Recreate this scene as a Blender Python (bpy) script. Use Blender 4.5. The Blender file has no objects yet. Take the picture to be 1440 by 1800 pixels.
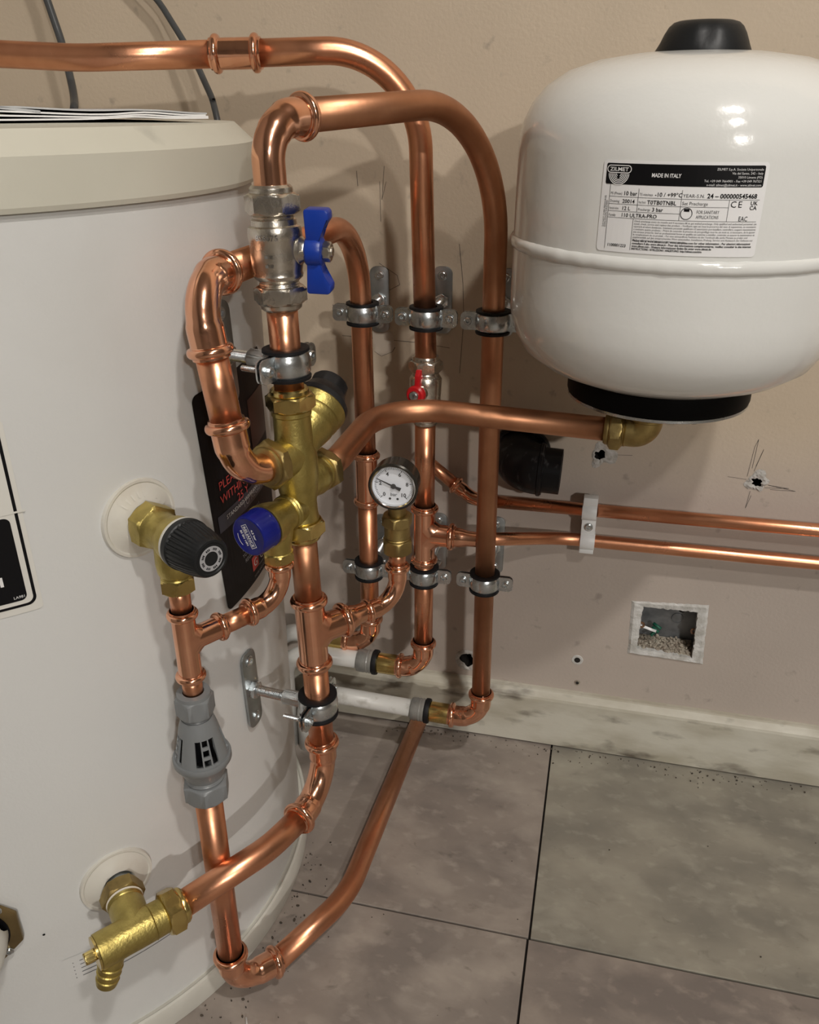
import bpy, bmesh, math, random
from mathutils import Vector, Matrix, noise
V = Vector
PI = math.pi
rnd = random.Random(7)
scene = bpy.context.scene
COL = scene.collection

# ------------------------------------------------------------------ camera
F_PX = 1460.0
cam_d = bpy.data.cameras.new('camera')
cam = bpy.data.objects.new('camera', cam_d)
COL.objects.link(cam)
cam_d.sensor_fit = 'VERTICAL'
cam_d.sensor_height = 24.0
cam_d.lens = F_PX / 1800.0 * 24.0
cam_d.clip_start = 0.02
cam.location = (0.0, -0.90, 0.77)
cam.rotation_euler = (math.radians(90 - 26.0), 0.0, math.radians(13.2))
scene.camera = cam

# ------------------------------------------------------------------ world, light, exposure
w = bpy.data.worlds.new('world')
scene.world = w
w.use_nodes = True
w.node_tree.nodes['Background'].inputs[0].default_value = (0.9, 0.93, 1.0, 1)
w.node_tree.nodes['Background'].inputs[1].default_value = 0.05
scene.view_settings.view_transform = 'Standard'
scene.view_settings.look = 'None'
scene.view_settings.gamma = 1.0
scene.view_settings.use_curve_mapping = False
scene.view_settings.exposure = 0.36
ROOM_H = 2.35
# ceiling downlights: (x, y, watts)
DOWNLIGHTS = [(0.62, -1.28, 20.0), (2.35, -4.70, 98.0), (0.92, -2.05, 14.0)]
LAMP_COLOUR = (1.0, 0.955, 0.90)


# ------------------------------------------------------------------ materials
MATS = {}


def mat(name, col, rough=0.5, metal=0.0, col2=None, scale=20.0, detail=4.0, lo=0.35, hi=0.65, bump=0.0, bscale=None,
        rough2=None, spec=0.5, stretch=None, coat=0.0, emit=None, alpha=None, col3=None, scale3=5.0, lo3=.5, hi3=.7):
    if name in MATS:
        return MATS[name]
    m = bpy.data.materials.new(name)
    m.use_nodes = True
    nt = m.node_tree
    b = nt.nodes['Principled BSDF']
    b.inputs['Base Color'].default_value = (*col, 1)
    b.inputs['Roughness'].default_value = rough
    b.inputs['Metallic'].default_value = metal
    b.inputs['Specular IOR Level'].default_value = spec
    b.inputs['Coat Weight'].default_value = coat
    b.inputs['Coat Roughness'].default_value = 0.08
    if emit:
        b.inputs['Emission Color'].default_value = (*emit[0], 1)
        b.inputs['Emission Strength'].default_value = emit[1]
    tc = nt.nodes.new('ShaderNodeTexCoord')
    vec = tc.outputs['Object']
    if stretch:
        mp = nt.nodes.new('ShaderNodeMapping')
        mp.inputs['Scale'].default_value = stretch
        nt.links.new(vec, mp.inputs['Vector'])
        vec = mp.outputs['Vector']

    def nz(sc, det):
        n = nt.nodes.new('ShaderNodeTexNoise')
        n.inputs['Scale'].default_value = sc
        n.inputs['Detail'].default_value = det
        nt.links.new(vec, n.inputs['Vector'])
        return n

    if col2 or rough2 is not None:
        n = nz(scale, detail)
        mr = nt.nodes.new('ShaderNodeMapRange')
        mr.inputs['From Min'].default_value = lo
        mr.inputs['From Max'].default_value = hi
        nt.links.new(n.outputs['Fac'], mr.inputs['Value'])
        if col2:
            mx = nt.nodes.new('ShaderNodeMix')
            mx.data_type = 'RGBA'
            mx.inputs[6].default_value = (*col, 1)
            mx.inputs[7].default_value = (*col2, 1)
            nt.links.new(mr.outputs['Result'], mx.inputs[0])
            out = mx.outputs[2]
            if col3:
                n3 = nz(scale3, 6.0)
                mr3 = nt.nodes.new('ShaderNodeMapRange')
                mr3.inputs['From Min'].default_value = lo3
                mr3.inputs['From Max'].default_value = hi3
                nt.links.new(n3.outputs['Fac'], mr3.inputs['Value'])
                m3 = nt.nodes.new('ShaderNodeMix')
                m3.data_type = 'RGBA'
                m3.inputs[7].default_value = (*col3, 1)
                nt.links.new(mr3.outputs['Result'], m3.inputs[0])
                nt.links.new(out, m3.inputs[6])
                out = m3.outputs[2]
            nt.links.new(out, b.inputs['Base Color'])
        if rough2 is not None:
            m2 = nt.nodes.new('ShaderNodeMapRange')
            m2.inputs['To Min'].default_value = rough
            m2.inputs['To Max'].default_value = rough2
            nt.links.new(mr.outputs['Result'], m2.inputs['Value'])
            nt.links.new(m2.outputs['Result'], b.inputs['Roughness'])
    if bump:
        nb = nz(bscale or scale * 4, 3.0)
        bp = nt.nodes.new('ShaderNodeBump')
        bp.inputs['Strength'].default_value = bump
        bp.inputs['Distance'].default_value = 0.002
        nt.links.new(nb.outputs['Fac'], bp.inputs['Height'])
        nt.links.new(bp.outputs['Normal'], b.inputs['Normal'])
    if alpha is not None:
        tr = nt.nodes.new('ShaderNodeBsdfTransparent')
        ms = nt.nodes.new('ShaderNodeMixShader')
        ms.inputs[0].default_value = alpha
        nt.links.new(tr.outputs[0], ms.inputs[1])
        nt.links.new(b.outputs[0], ms.inputs[2])
        nt.links.new(ms.outputs[0], nt.nodes['Material Output'].inputs['Surface'])
    MATS[name] = m
    return m


COPPER = mat('copper_tube', (0.80, 0.385, 0.225), 0.27, 1.0, (0.62, 0.265, 0.14), 26, 6, 0.35, 0.75, rough2=0.42, bump=0.04, bscale=160)
COPPER_DULL = mat('copper_tube_dull', (0.60, 0.295, 0.165), 0.40, 1.0, (0.44, 0.205, 0.108), 22, 6, 0.35, 0.7, rough2=0.46, bump=0.04, bscale=160)
COPPER_FIT = mat('copper_fitting', (0.90, 0.48, 0.31), 0.14, 1.0, (0.76, 0.35, 0.21), 40, 6, 0.4, 0.75, rough2=0.24, bump=0.05, bscale=90)
BRASS = mat('brass_cast', (0.56, 0.45, 0.15), 0.36, 1.0, (0.36, 0.285, 0.09), 70, 6, 0.35, 0.75, rough2=0.5, bump=0.16, bscale=500)
BRASS_SHINY = mat('brass_machined', (0.66, 0.52, 0.20), 0.2, 1.0, (0.50, 0.36, 0.12), 60, 5, 0.4, 0.8, rough2=0.32, bump=0.03, bscale=300)
BRASS_DULL = mat('brass_aged', (0.44, 0.33, 0.13), 0.42, 1.0, (0.26, 0.19, 0.08), 60, 6, 0.35, 0.7, rough2=0.55, bump=0.1, bscale=300)
NICKEL = mat('nickel_plate', (0.66, 0.62, 0.55), 0.24, 1.0, (0.50, 0.46, 0.40), 60, 5, 0.4, 0.8, rough2=0.36, bump=0.1, bscale=420)
ZINC = mat('zinc_plate', (0.66, 0.69, 0.70), 0.22, 1.0, (0.46, 0.50, 0.52), 90, 5, 0.4, 0.75, rough2=0.38, bump=0.05, bscale=300)
ZINC_DULL = mat('zinc_flat', (0.42, 0.45, 0.46), 0.38, 1.0, (0.30, 0.33, 0.34), 60, 5, 0.4, 0.75, bump=0.04, bscale=300)
RUBBER = mat('rubber_black', (0.007, 0.007, 0.008), 0.55, spec=0.25)
BLACK = mat('plastic_black', (0.008, 0.008, 0.009), 0.42, col2=(0.018, 0.018, 0.019), scale=60, spec=0.3, bump=0.08, bscale=500)
BLACK_SOFT = mat('plastic_black_satin', (0.011, 0.012, 0.013), 0.42, spec=0.3, bump=0.05, bscale=300)
DARK = mat('cavity_dark', (0.012, 0.009, 0.007), 0.9)
BLUE = mat('plastic_blue', (0.004, 0.035, 0.30), 0.34, bump=0.04, bscale=300)
BLUE_CAP = mat('plastic_navy', (0.004, 0.007, 0.12), 0.3, col2=(0.007, 0.012, 0.17), scale=40, bump=0.05, bscale=300)
RED = mat('plastic_red', (0.45, 0.008, 0.012), 0.3)
GREY = mat('plastic_grey', (0.19, 0.20, 0.205), 0.34, bump=0.03, bscale=200)
WHITE_ENAMEL = mat('vessel_enamel', (0.74, 0.745, 0.72), 0.16, col2=(0.72, 0.725, 0.70), scale=5, bump=0.10, bscale=130, coat=0.25)
WHITE_SKIN = mat('cylinder_paint', (0.655, 0.66, 0.645), 0.42, col2=(0.63, 0.635, 0.62), scale=4, bump=0.06, bscale=350,
                 col3=(0.56, 0.555, 0.53), scale3=3.5, lo3=.56, hi3=.8)
LID_MAT = mat('lid_plastic', (0.60, 0.585, 0.50), 0.45, col2=(0.56, 0.545, 0.46), scale=9, bump=0.03, bscale=200,
              col3=(0.22, 0.215, 0.19), scale3=13, lo3=.63, hi3=.85)
RIM_MAT = mat('base_rim_plastic', (0.60, 0.59, 0.53), 0.5, col2=(0.50, 0.485, 0.43), scale=12, lo=.5, hi=.75)
ROSETTE = mat('rosette_plastic', (0.62, 0.60, 0.54), 0.42, col2=(0.52, 0.47, 0.39), scale=26, lo=.5, hi=.75)
WHITE_PL = mat('plastic_white', (0.76, 0.77, 0.77), 0.4)
WHITE_PIPE = mat('barrier_pipe_white', (0.62, 0.615, 0.585), 0.36, col2=(0.36, 0.34, 0.30), scale=60, lo=.58, hi=.8)
CLEAR_GREY = mat('sleeve_grey', (0.24, 0.235, 0.215), 0.25, col2=(0.15, 0.15, 0.14), scale=60)
PAPER = mat('paper_white', (0.80, 0.80, 0.80), 0.55)
PAPER_GLOSS = mat('paper_grey', (0.50, 0.51, 0.52), 0.35)
INK = mat('ink_black', (0.004, 0.004, 0.005), 0.45, spec=0.2)
INK_SOFT = mat('ink_grey', (0.11, 0.11, 0.115), 0.5)
PRINT_WHITE = mat('print_white', (0.75, 0.75, 0.75), 0.5)
PRINT_GREY = mat('print_grey', (0.36, 0.36, 0.37), 0.5)
PRINT_RED = mat('print_red', (0.55, 0.06, 0.05), 0.5)
CARD = mat('card_black', (0.006, 0.005, 0.006), 0.45, col2=(0.011, 0.009, 0.010), scale=16, spec=0.2)
CARD_BAND = mat('card_band', (0.035, 0.035, 0.05), 0.32)
CARD_WARM = mat('card_warm', (0.05, 0.012, 0.008), 0.32)
FLANGE_BLACK = mat('flange_black', (0.003, 0.003, 0.003), 0.5, spec=0.06)
CABLE = mat('cable_sheath', (0.055, 0.058, 0.06), 0.36)
LABEL_WHITE = mat('label_white', (0.68, 0.67, 0.62), 0.35)
PTFE = mat('jointing_white', (0.62, 0.57, 0.48), 0.7)
CREAM_RING = mat('ring_cream', (0.62, 0.60, 0.54), 0.45)
CHROME = mat('chrome', (0.72, 0.72, 0.72), 0.12, 1.0)
GAUGE_RING = mat('gauge_case', (0.05, 0.045, 0.038), 0.2, 0.6)
DIAL = mat('dial_white', (0.74, 0.77, 0.83), 0.5)
GLASS = mat('gauge_glass', (1, 1, 1), 0.03, alpha=0.06)
PLASTER = mat('plaster_raw', (0.52, 0.51, 0.49), 0.9, col2=(0.38, 0.36, 0.33), scale=160, bump=0.5, bscale=500)
PLASTER_WHITE = mat('plaster_edge', (0.66, 0.66, 0.645), 0.85, col2=(0.44, 0.43, 0.40), scale=70, bump=0.4, bscale=400)
BOX_METAL = mat('box_galvanised', (0.30, 0.31, 0.32), 0.5, 0.7, (0.18, 0.19, 0.20), 60)
BRASS_RUST = mat('rusty_lug', (0.22, 0.12, 0.06), 0.7, 0.3, (0.10, 0.05, 0.03), 200)
RUBBLE = mat('rubble', (0.42, 0.38, 0.31), 0.95, col2=(0.22, 0.18, 0.14), scale=220)
GREEN = mat('wire_green', (0.01, 0.10, 0.06), 0.5)
CRUMB = mat('crumb_dark', (0.035, 0.03, 0.026), 0.9, col2=(0.09, 0.07, 0.05), scale=300)
WASTE = mat('waste_black', (0.005, 0.005, 0.006), 0.35, col2=(0.12, 0.12, 0.12), scale=110, detail=8, lo=.60, hi=.85, stretch=(1, 1, .4), spec=0.25)
LAMP_TRIM = mat('lamp_trim', (0.7, 0.7, 0.7), 0.4)
LAMP_LENS = mat('lamp_lens', (1, 1, 1), 0.5, emit=((1.0, 0.87, 0.70), 40.0))
PENCIL = mat('pencil', (0.075, 0.065, 0.06), 0.8)
BRONZE = mat('plate_bronze', (0.24, 0.17, 0.075), 0.4, 0.8, (0.15, 0.11, 0.05), 40)
COVER = mat('cover_white', (0.62, 0.615, 0.56), 0.35)
CEIL = mat('ceiling_paint', (0.38, 0.37, 0.35), 0.9)
ROOM = mat('room_paint', (0.26, 0.24, 0.215), 0.9)


def wall_material():
    m = bpy.data.materials.new('wall_paint')
    m.use_nodes = True
    nt = m.node_tree
    b = nt.nodes['Principled BSDF']
    b.inputs['Roughness'].default_value = 0.62
    tc = nt.nodes.new('ShaderNodeTexCoord')
    sep = nt.nodes.new('ShaderNodeSeparateXYZ')
    nt.links.new(tc.outputs['Object'], sep.inputs[0])
    n = nt.nodes.new('ShaderNodeTexNoise')
    n.inputs['Scale'].default_value = 6.0
    n.inputs['Detail'].default_value = 5.0
    nt.links.new(tc.outputs['Object'], n.inputs['Vector'])
    # greyer colour on the lower part of the wall, blending upwards
    add = nt.nodes.new('ShaderNodeMath')
    add.operation = 'MULTIPLY_ADD'
    add.inputs[1].default_value = 0.05
    nt.links.new(n.outputs['Fac'], add.inputs[0])
    nt.links.new(sep.outputs['Z'], add.inputs[2])
    mr = nt.nodes.new('ShaderNodeMapRange')
    mr.inputs['From Min'].default_value = 0.40
    mr.inputs['From Max'].default_value = 0.50
    nt.links.new(add.outputs[0], mr.inputs['Value'])
    mx = nt.nodes.new('ShaderNodeMix')
    mx.data_type = 'RGBA'
    mx.inputs[6].default_value = (0.458, 0.398, 0.350, 1)
    mx.inputs[7].default_value = (0.515, 0.425, 0.320, 1)
    nt.links.new(mr.outputs['Result'], mx.inputs[0])
    # scuffs
    n2 = nt.nodes.new('ShaderNodeTexNoise')
    n2.inputs['Scale'].default_value = 55.0
    n2.inputs['Detail'].default_value = 7.0
    nt.links.new(tc.outputs['Object'], n2.inputs['Vector'])
    mr2 = nt.nodes.new('ShaderNodeMapRange')
    mr2.inputs['From Min'].default_value = 0.63
    mr2.inputs['From Max'].default_value = 0.78
    mr2.inputs['To Max'].default_value = 0.6
    nt.links.new(n2.outputs['Fac'], mr2.inputs['Value'])
    m3 = nt.nodes.new('ShaderNodeMix')
    m3.data_type = 'RGBA'
    m3.inputs[7].default_value = (0.20, 0.17, 0.145, 1)
    nt.links.new(mx.outputs[2], m3.inputs[6])
    nt.links.new(mr2.outputs['Result'], m3.inputs[0])
    # broad soft mottling
    mr4 = nt.nodes.new('ShaderNodeMapRange')
    mr4.inputs['From Min'].default_value = 0.3
    mr4.inputs['From Max'].default_value = 0.7
    mr4.inputs['To Min'].default_value = 0.93
    mr4.inputs['To Max'].default_value = 1.05
    nt.links.new(n.outputs['Fac'], mr4.inputs['Value'])
    m5 = nt.nodes.new('ShaderNodeMix')
    m5.data_type = 'RGBA'
    m5.blend_type = 'MULTIPLY'
    m5.inputs[0].default_value = 1.0
    nt.links.new(m3.outputs[2], m5.inputs[6])
    nt.links.new(mr4.outputs['Result'], m5.inputs[7])
    nt.links.new(m5.outputs[2], b.inputs['Base Color'])
    nb = nt.nodes.new('ShaderNodeTexNoise')
    nb.inputs['Scale'].default_value = 260.0
    nt.links.new(tc.outputs['Object'], nb.inputs['Vector'])
    bp = nt.nodes.new('ShaderNodeBump')
    bp.inputs['Strength'].default_value = 0.12
    bp.inputs['Distance'].default_value = 0.002
    nt.links.new(nb.outputs['Fac'], bp.inputs['Height'])
    nt.links.new(bp.outputs['Normal'], b.inputs['Normal'])
    return m


WALL = wall_material()


def tile_material(name, c1, c2, c3, seed):
    m = bpy.data.materials.new(name)
    m.use_nodes = True
    nt = m.node_tree
    b = nt.nodes['Principled BSDF']
    tc = nt.nodes.new('ShaderNodeTexCoord')
    mp = nt.nodes.new('ShaderNodeMapping')
    mp.inputs['Location'].default_value = (seed, seed * 1.7, 0)
    mp.inputs['Scale'].default_value = (1.0, 1.5, 1.0)
    nt.links.new(tc.outputs['Object'], mp.inputs['Vector'])

    def ramp(sc, det, lo, hi, dist=0.6):
        n = nt.nodes.new('ShaderNodeTexNoise')
        n.inputs['Scale'].default_value = sc
        n.inputs['Detail'].default_value = det
        n.inputs['Distortion'].default_value = dist
        nt.links.new(mp.outputs['Vector'], n.inputs['Vector'])
        r = nt.nodes.new('ShaderNodeMapRange')
        r.inputs['From Min'].default_value = lo
        r.inputs['From Max'].default_value = hi
        nt.links.new(n.outputs['Fac'], r.inputs['Value'])
        return r.outputs['Result']

    def mix(f, a, bcol):
        x = nt.nodes.new('ShaderNodeMix')
        x.data_type = 'RGBA'
        nt.links.new(f, x.inputs[0])
        if isinstance(a, tuple):
            x.inputs[6].default_value = (*a, 1)
        else:
            nt.links.new(a, x.inputs[6])
        x.inputs[7].default_value = (*bcol, 1)
        return x.outputs[2]

    o = mix(ramp(9.0, 9.0, .38, .62, 0.15), c1, c2)
    o = mix(ramp(13.0, 10.0, .50, .80, 0.25), o, c3)
    o = mix(ramp(48.0, 10.0, .55, .85, 0.1), o, c3)
    o = mix(ramp(32.0, 8.0, .60, .80, 0.3), o, c2)
    o = mix(ramp(38.0, 6.0, .66, .78), o, (c1[0] * .5, c1[1] * .5, c1[2] * .5))
    nt.links.new(o, b.inputs['Base Color'])
    nt.links.new(ramp(9.0, 4.0, -0.9, 1.4), b.inputs['Roughness'])
    bp = nt.nodes.new('ShaderNodeBump')
    bp.inputs['Strength'].default_value = 0.1
    bp.inputs['Distance'].default_value = 0.002
    nt.links.new(ramp(60.0, 6.0, .2, .8), bp.inputs['Height'])
    nt.links.new(bp.outputs['Normal'], b.inputs['Normal'])
    return m


TILE_A = tile_material('tile_taupe', (0.305, 0.262, 0.226), (0.215, 0.184, 0.162), (0.410, 0.360, 0.310), 0.3)
TILE_B = tile_material('tile_sage', (0.305, 0.282, 0.230), (0.218, 0.202, 0.168), (0.395, 0.372, 0.306), 3.1)
TILE_C = tile_material('tile_brown', (0.275, 0.232, 0.200), (0.190, 0.161, 0.143), (0.385, 0.330, 0.280), 5.9)


def skirting_material():
    m = mat('skirting_paint', (0.58, 0.56, 0.48), 0.45, col2=(0.42, 0.39, 0.31), scale=20, detail=8, lo=.42, hi=.68,
            col3=(0.13, 0.11, 0.085), scale3=26, lo3=.56, hi3=.72, bump=.2, bscale=90, stretch=(.55, 1, 1.5))
    return m


SKIRT = skirting_material()


# ------------------------------------------------------------------ object helpers
BASE = {}


def link(o, parent=None):
    COL.objects.link(o)
    if parent is not None:
        o.parent = parent
    return o


def thing(name, label, cat, base, group=None):
    o = bpy.data.objects.new(name, None)
    o.empty_display_size = 0.01
    link(o)
    o.location = base
    o['label'] = label
    o['category'] = cat
    if group:
        o['group'] = group
    BASE[o.name] = V(base)
    return o


def obj(name, bm, m, parent=None, label=None, cat=None, group=None, kind=None, smooth=True, angle=34, keep=False):
    """One mesh object from a bmesh in world coordinates."""
    if smooth:
        lim = math.radians(angle)
        for f in bm.faces:
            f.smooth = True
        for e in bm.edges:
            if len(e.link_faces) == 2:
                e.smooth = e.calc_face_angle(0.0) < lim
            else:
                e.smooth = False
    if parent is not None:
        off = BASE[parent.name]
    else:
        xs = [v.co.x for v in bm.verts]
        ys = [v.co.y for v in bm.verts]
        zs = [v.co.z for v in bm.verts]
        off = V(((min(xs) + max(xs)) / 2, (min(ys) + max(ys)) / 2, min(zs)))
        if keep:
            off = V((0, 0, 0))
    bmesh.ops.translate(bm, verts=bm.verts, vec=-off)
    me = bpy.data.meshes.new(name)
    bm.to_mesh(me)
    bm.free()
    me.materials.append(m)
    o = bpy.data.objects.new(name, me)
    link(o, parent)
    if parent is None:
        o.location = off
    BASE[o.name] = off
    if label:
        o['label'] = label
    if cat:
        o['category'] = cat
    if group:
        o['group'] = group
    if kind:
        o['kind'] = kind
    return o


def frame(origin, zdir, xhint=(1, 0, 0)):
    z = V(zdir).normalized()
    x = V(xhint) - z * V(xhint).dot(z)
    if x.length < 1e-5:
        x = V((0, 1, 0)) - z * z.y
    x.normalize()
    y = z.cross(x)
    m = Matrix((x, y, z)).transposed().to_4x4()
    m.translation = V(origin)
    return m


def ring_faces(bm, a, b):
    n = len(a)
    for i in range(n):
        j = (i + 1) % n
        try:
            bm.faces.new((a[i], a[j], b[j], b[i]))
        except ValueError:
            pass


def sweep(bm, pts, r, seg=24, caps=True):
    """Tube along pts; r is a number or a list."""
    pts = [V(p) for p in pts]
    n = len(pts)
    rs = r if isinstance(r, (list, tuple)) else [r] * n
    rings = []
    t0 = (pts[1] - pts[0]).normalized()
    ref = V((0, 0, 1)) if abs(t0.z) < 0.9 else V((1, 0, 0))
    nx = (ref - t0 * ref.dot(t0)).normalized()
    for i in range(n):
        if i == 0:
            t = (pts[1] - pts[0])
        elif i == n - 1:
            t = (pts[-1] - pts[-2])
        else:
            t = (pts[i + 1] - pts[i]).normalized() + (pts[i] - pts[i - 1]).normalized()
        t.normalize()
        nx = (nx - t * nx.dot(t)).normalized()
        ny = t.cross(nx)
        rings.append([bm.verts.new(pts[i] + (nx * math.cos(2 * PI * k / seg) + ny * math.sin(2 * PI * k / seg)) * rs[i])
                      for k in range(seg)])
    for a, b in zip(rings, rings[1:]):
        ring_faces(bm, a, b)
    if caps:
        bm.faces.new(list(reversed(rings[0])))
        bm.faces.new(rings[-1])
    return bm


def fillet(pts, rads, n=14):
    """Polyline with arcs at its inner corners."""
    pts = [V(p) for p in pts]
    out = [pts[0]]
    for i in range(1, len(pts) - 1):
        p, a, c = pts[i], pts[i - 1], pts[i + 1]
        u = (a - p).normalized()
        v = (c - p).normalized()
        ang = u.angle(v)
        rad = rads[i - 1] if isinstance(rads, (list, tuple)) else rads
        if rad <= 0 or ang > PI - 0.02:
            out.append(p)
            continue
        d = rad / math.tan(ang / 2)
        lim = min((a - p).length, (c - p).length) * 0.98
        if d > lim:
            d = lim
            rad = d * math.tan(ang / 2)
        bis = (u + v).normalized()
        cen = p + bis * (rad / math.sin(ang / 2))
        s = p + u * d - cen
        e = p + v * d - cen
        tot = s.angle(e)
        axis = s.cross(e).normalized()
        for k in range(n + 1):
            out.append(cen + Matrix.Rotation(tot * k / n, 3, axis) @ s)
    out.append(pts[-1])
    return out


def lathe(bm, prof, origin, axis, seg=32, xhint=(1, 0, 0), rmod=None):
    M = frame(origin, axis, xhint)
    rings = []
    for (r, h) in prof:
        if r <= 1e-6:
            rings.append([bm.verts.new(M @ V((0, 0, h)))])
        else:
            ring = []
            for k in range(seg):
                a = 2 * PI * k / seg
                rr = r if rmod is None else rmod(r, h, a)
                ring.append(bm.verts.new(M @ V((rr * math.cos(a), rr * math.sin(a), h))))
            rings.append(ring)
    for a, b in zip(rings, rings[1:]):
        if len(a) == 1 and len(b) == 1:
            continue
        if len(a) == 1:
            for k in range(seg):
                bm.faces.new((a[0], b[(k + 1) % seg], b[k]))
        elif len(b) == 1:
            for k in range(seg):
                bm.faces.new((a[k], a[(k + 1) % seg], b[0]))
        else:
            ring_faces(bm, a, b)
    bmesh.ops.recalc_face_normals(bm, faces=bm.faces)
    return bm


def hexnut(bm, origin, axis, af, L, c=0.0022, bore=0.0, xhint=(1, 0, 0), rot=0.0, n=6):
    """Nut of n sides with chamfered corners, h from 0 to L along axis."""
    seg = n * 8
    half = af / 2

    def rho(a):
        s = 2 * PI / n
        x = ((a + rot) % s) - s / 2
        return half / math.cos(x)

    hs = [(0, half * .94), (c * .25, half * 1.0), (c * .6, half * 1.055), (c, half * 1.2),
          (L - c, half * 1.2), (L - c * .6, half * 1.055), (L - c * .25, half * 1.0), (L, half * .94)]
    M = frame(origin, axis, xhint)
    rings = []
    if bore > 0:
        rings.append([bm.verts.new(M @ V((bore * math.cos(2 * PI * k / seg), bore * math.sin(2 * PI * k / seg), 0))) for k in range(seg)])
    for h, lim in hs:
        ring = []
        for k in range(seg):
            a = 2 * PI * k / seg
            r = min(rho(a), lim)
            ring.append(bm.verts.new(M @ V((r * math.cos(a), r * math.sin(a), h))))
        rings.append(ring)
    if bore > 0:
        rings.append([bm.verts.new(M @ V((bore * math.cos(2 * PI * k / seg), bore * math.sin(2 * PI * k / seg), L))) for k in range(seg)])
    for a, b in zip(rings, rings[1:]):
        ring_faces(bm, a, b)
    if bore <= 0:
        bm.faces.new(list(reversed(rings[0])))
        bm.faces.new(rings[-1])
    bmesh.ops.recalc_face_normals(bm, faces=bm.faces)
    return bm


def prism(bm, poly, M, h0, h1, bevel=0.0):
    n = len(poly)
    a = [bm.verts.new(M @ V((x, y, h0))) for x, y in poly]
    b = [bm.verts.new(M @ V((x, y, h1))) for x, y in poly]
    fs = [bm.faces.new(list(reversed(a))), bm.faces.new(b)]
    for i in range(n):
        fs.append(bm.faces.new((a[i], a[(i + 1) % n], b[(i + 1) % n], b[i])))
    if bevel > 0:
        es = list({e for f in fs for e in f.edges})
        bmesh.ops.bevel(bm, geom=es, offset=bevel, segments=2, affect='EDGES', profile=0.5)
    return bm


def box(bm, c, s, M=None, bevel=0.0):
    M = M or Matrix.Identity(4)
    x, y, z = s[0] / 2, s[1] / 2, s[2] / 2
    poly = [(c[0] - x, c[1] - y), (c[0] + x, c[1] - y), (c[0] + x, c[1] + y), (c[0] - x, c[1] + y)]
    return prism(bm, poly, M, c[2] - z, c[2] + z, bevel)


def rrect(wd, ht, r, n=6, cx=0, cy=0):
    out = []
    for sx, sy, a0 in ((1, 1, 0), (-1, 1, 90), (-1, -1, 180), (1, -1, 270)):
        for k in range(n + 1):
            a = math.radians(a0 + 90 * k / n)
            out.append((cx + sx * (wd / 2 - r) + r * math.cos(a), cy + sy * (ht / 2 - r) + r * math.sin(a)))
    return out


def B():
    return bmesh.new()


# ------------------------------------------------------------------ text
def text_polys(s, size, align='LEFT', bold=0.0, spacing=1.0):
    """(verts, faces) of flat lettering in the xy plane, baseline at y = 0."""
    cu = bpy.data.curves.new('lettering', 'FONT')
    cu.body = s
    cu.size = size
    cu.align_x = align
    cu.offset = bold
    cu.space_character = spacing
    cu.resolution_u = 2
    t = bpy.data.objects.new('lettering', cu)
    me = bpy.data.meshes.new_from_object(t)
    vs = [(v.co.x, v.co.y) for v in me.vertices]
    fs = [tuple(p.vertices) for p in me.polygons]
    bpy.data.objects.remove(t)
    bpy.data.curves.remove(cu)
    bpy.data.meshes.remove(me)
    return vs, fs


def put_text(bm, s, size, x, y, fn, align='LEFT', bold=0.0, width=None, rot=0.0, spacing=1.0):
    vs, fs = text_polys(s, size, align, bold, spacing)
    if not vs:
        return
    k = 1.0
    if width:
        wd = max(v[0] for v in vs) - min(v[0] for v in vs)
        k = width / wd
    c, sn = math.cos(rot), math.sin(rot)
    bv = []
    for a, b in vs:
        a *= k
        bv.append(bm.verts.new(fn(x + a * c - b * sn, y + a * sn + b * c)))
    for f in fs:
        try:
            bm.faces.new([bv[i] for i in f])
        except ValueError:
            pass


def put_rect(bm, x0, y0, x1, y1, fn, nx=1, ny=1):
    g = [[bm.verts.new(fn(x0 + (x1 - x0) * i / nx, y0 + (y1 - y0) * j / ny)) for j in range(ny + 1)] for i in range(nx + 1)]
    for i in range(nx):
        for j in range(ny):
            bm.faces.new((g[i][j], g[i + 1][j], g[i + 1][j + 1], g[i][j + 1]))


def put_round_rect(bm, x0, y0, x1, y1, r, fn, nx=24):
    """Rounded rectangle as vertical strips, so it can wrap round a cylinder."""
    cols = []
    xs = sorted(set([x0 + r * (1 - math.cos(k * PI / 12)) for k in range(7)] + [x1 - r * (1 - math.cos(k * PI / 12)) for k in range(7)] +
                    [x0 + r + (x1 - x0 - 2 * r) * k / nx for k in range(nx + 1)]))
    for x in xs:
        d = 0
        if x < x0 + r:
            d = r - math.sqrt(max(0, r * r - (x0 + r - x) ** 2))
        elif x > x1 - r:
            d = r - math.sqrt(max(0, r * r - (x - x1 + r) ** 2))
        cols.append((bm.verts.new(fn(x, y0 + d)), bm.verts.new(fn(x, y1 - d))))
    for a, b in zip(cols, cols[1:]):
        bm.faces.new((a[0], b[0], b[1], a[1]))


def put_disc(bm, x, y, r0, r1, fn, seg=28):
    a = [bm.verts.new(fn(x + r1 * math.cos(2 * PI * k / seg), y + r1 * math.sin(2 * PI * k / seg))) for k in range(seg)]
    if r0 <= 0:
        bm.faces.new(a)
    else:
        b = [bm.verts.new(fn(x + r0 * math.cos(2 * PI * k / seg), y + r0 * math.sin(2 * PI * k / seg))) for k in range(seg)]
        ring_faces(bm, b, a)


# ------------------------------------------------------------------ pipe and fitting builders
R22, R15 = 0.0110, 0.0075
PG = 'copper pipe lengths'


def pipe(label, pts, rads=0.0, r=R22, m=None, n=14, seg=28):
    bm = B()
    sweep(bm, fillet(pts, rads, n), r, seg)
    return obj('copper_pipe', bm, m or COPPER, label=label, cat='pipe')


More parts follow.
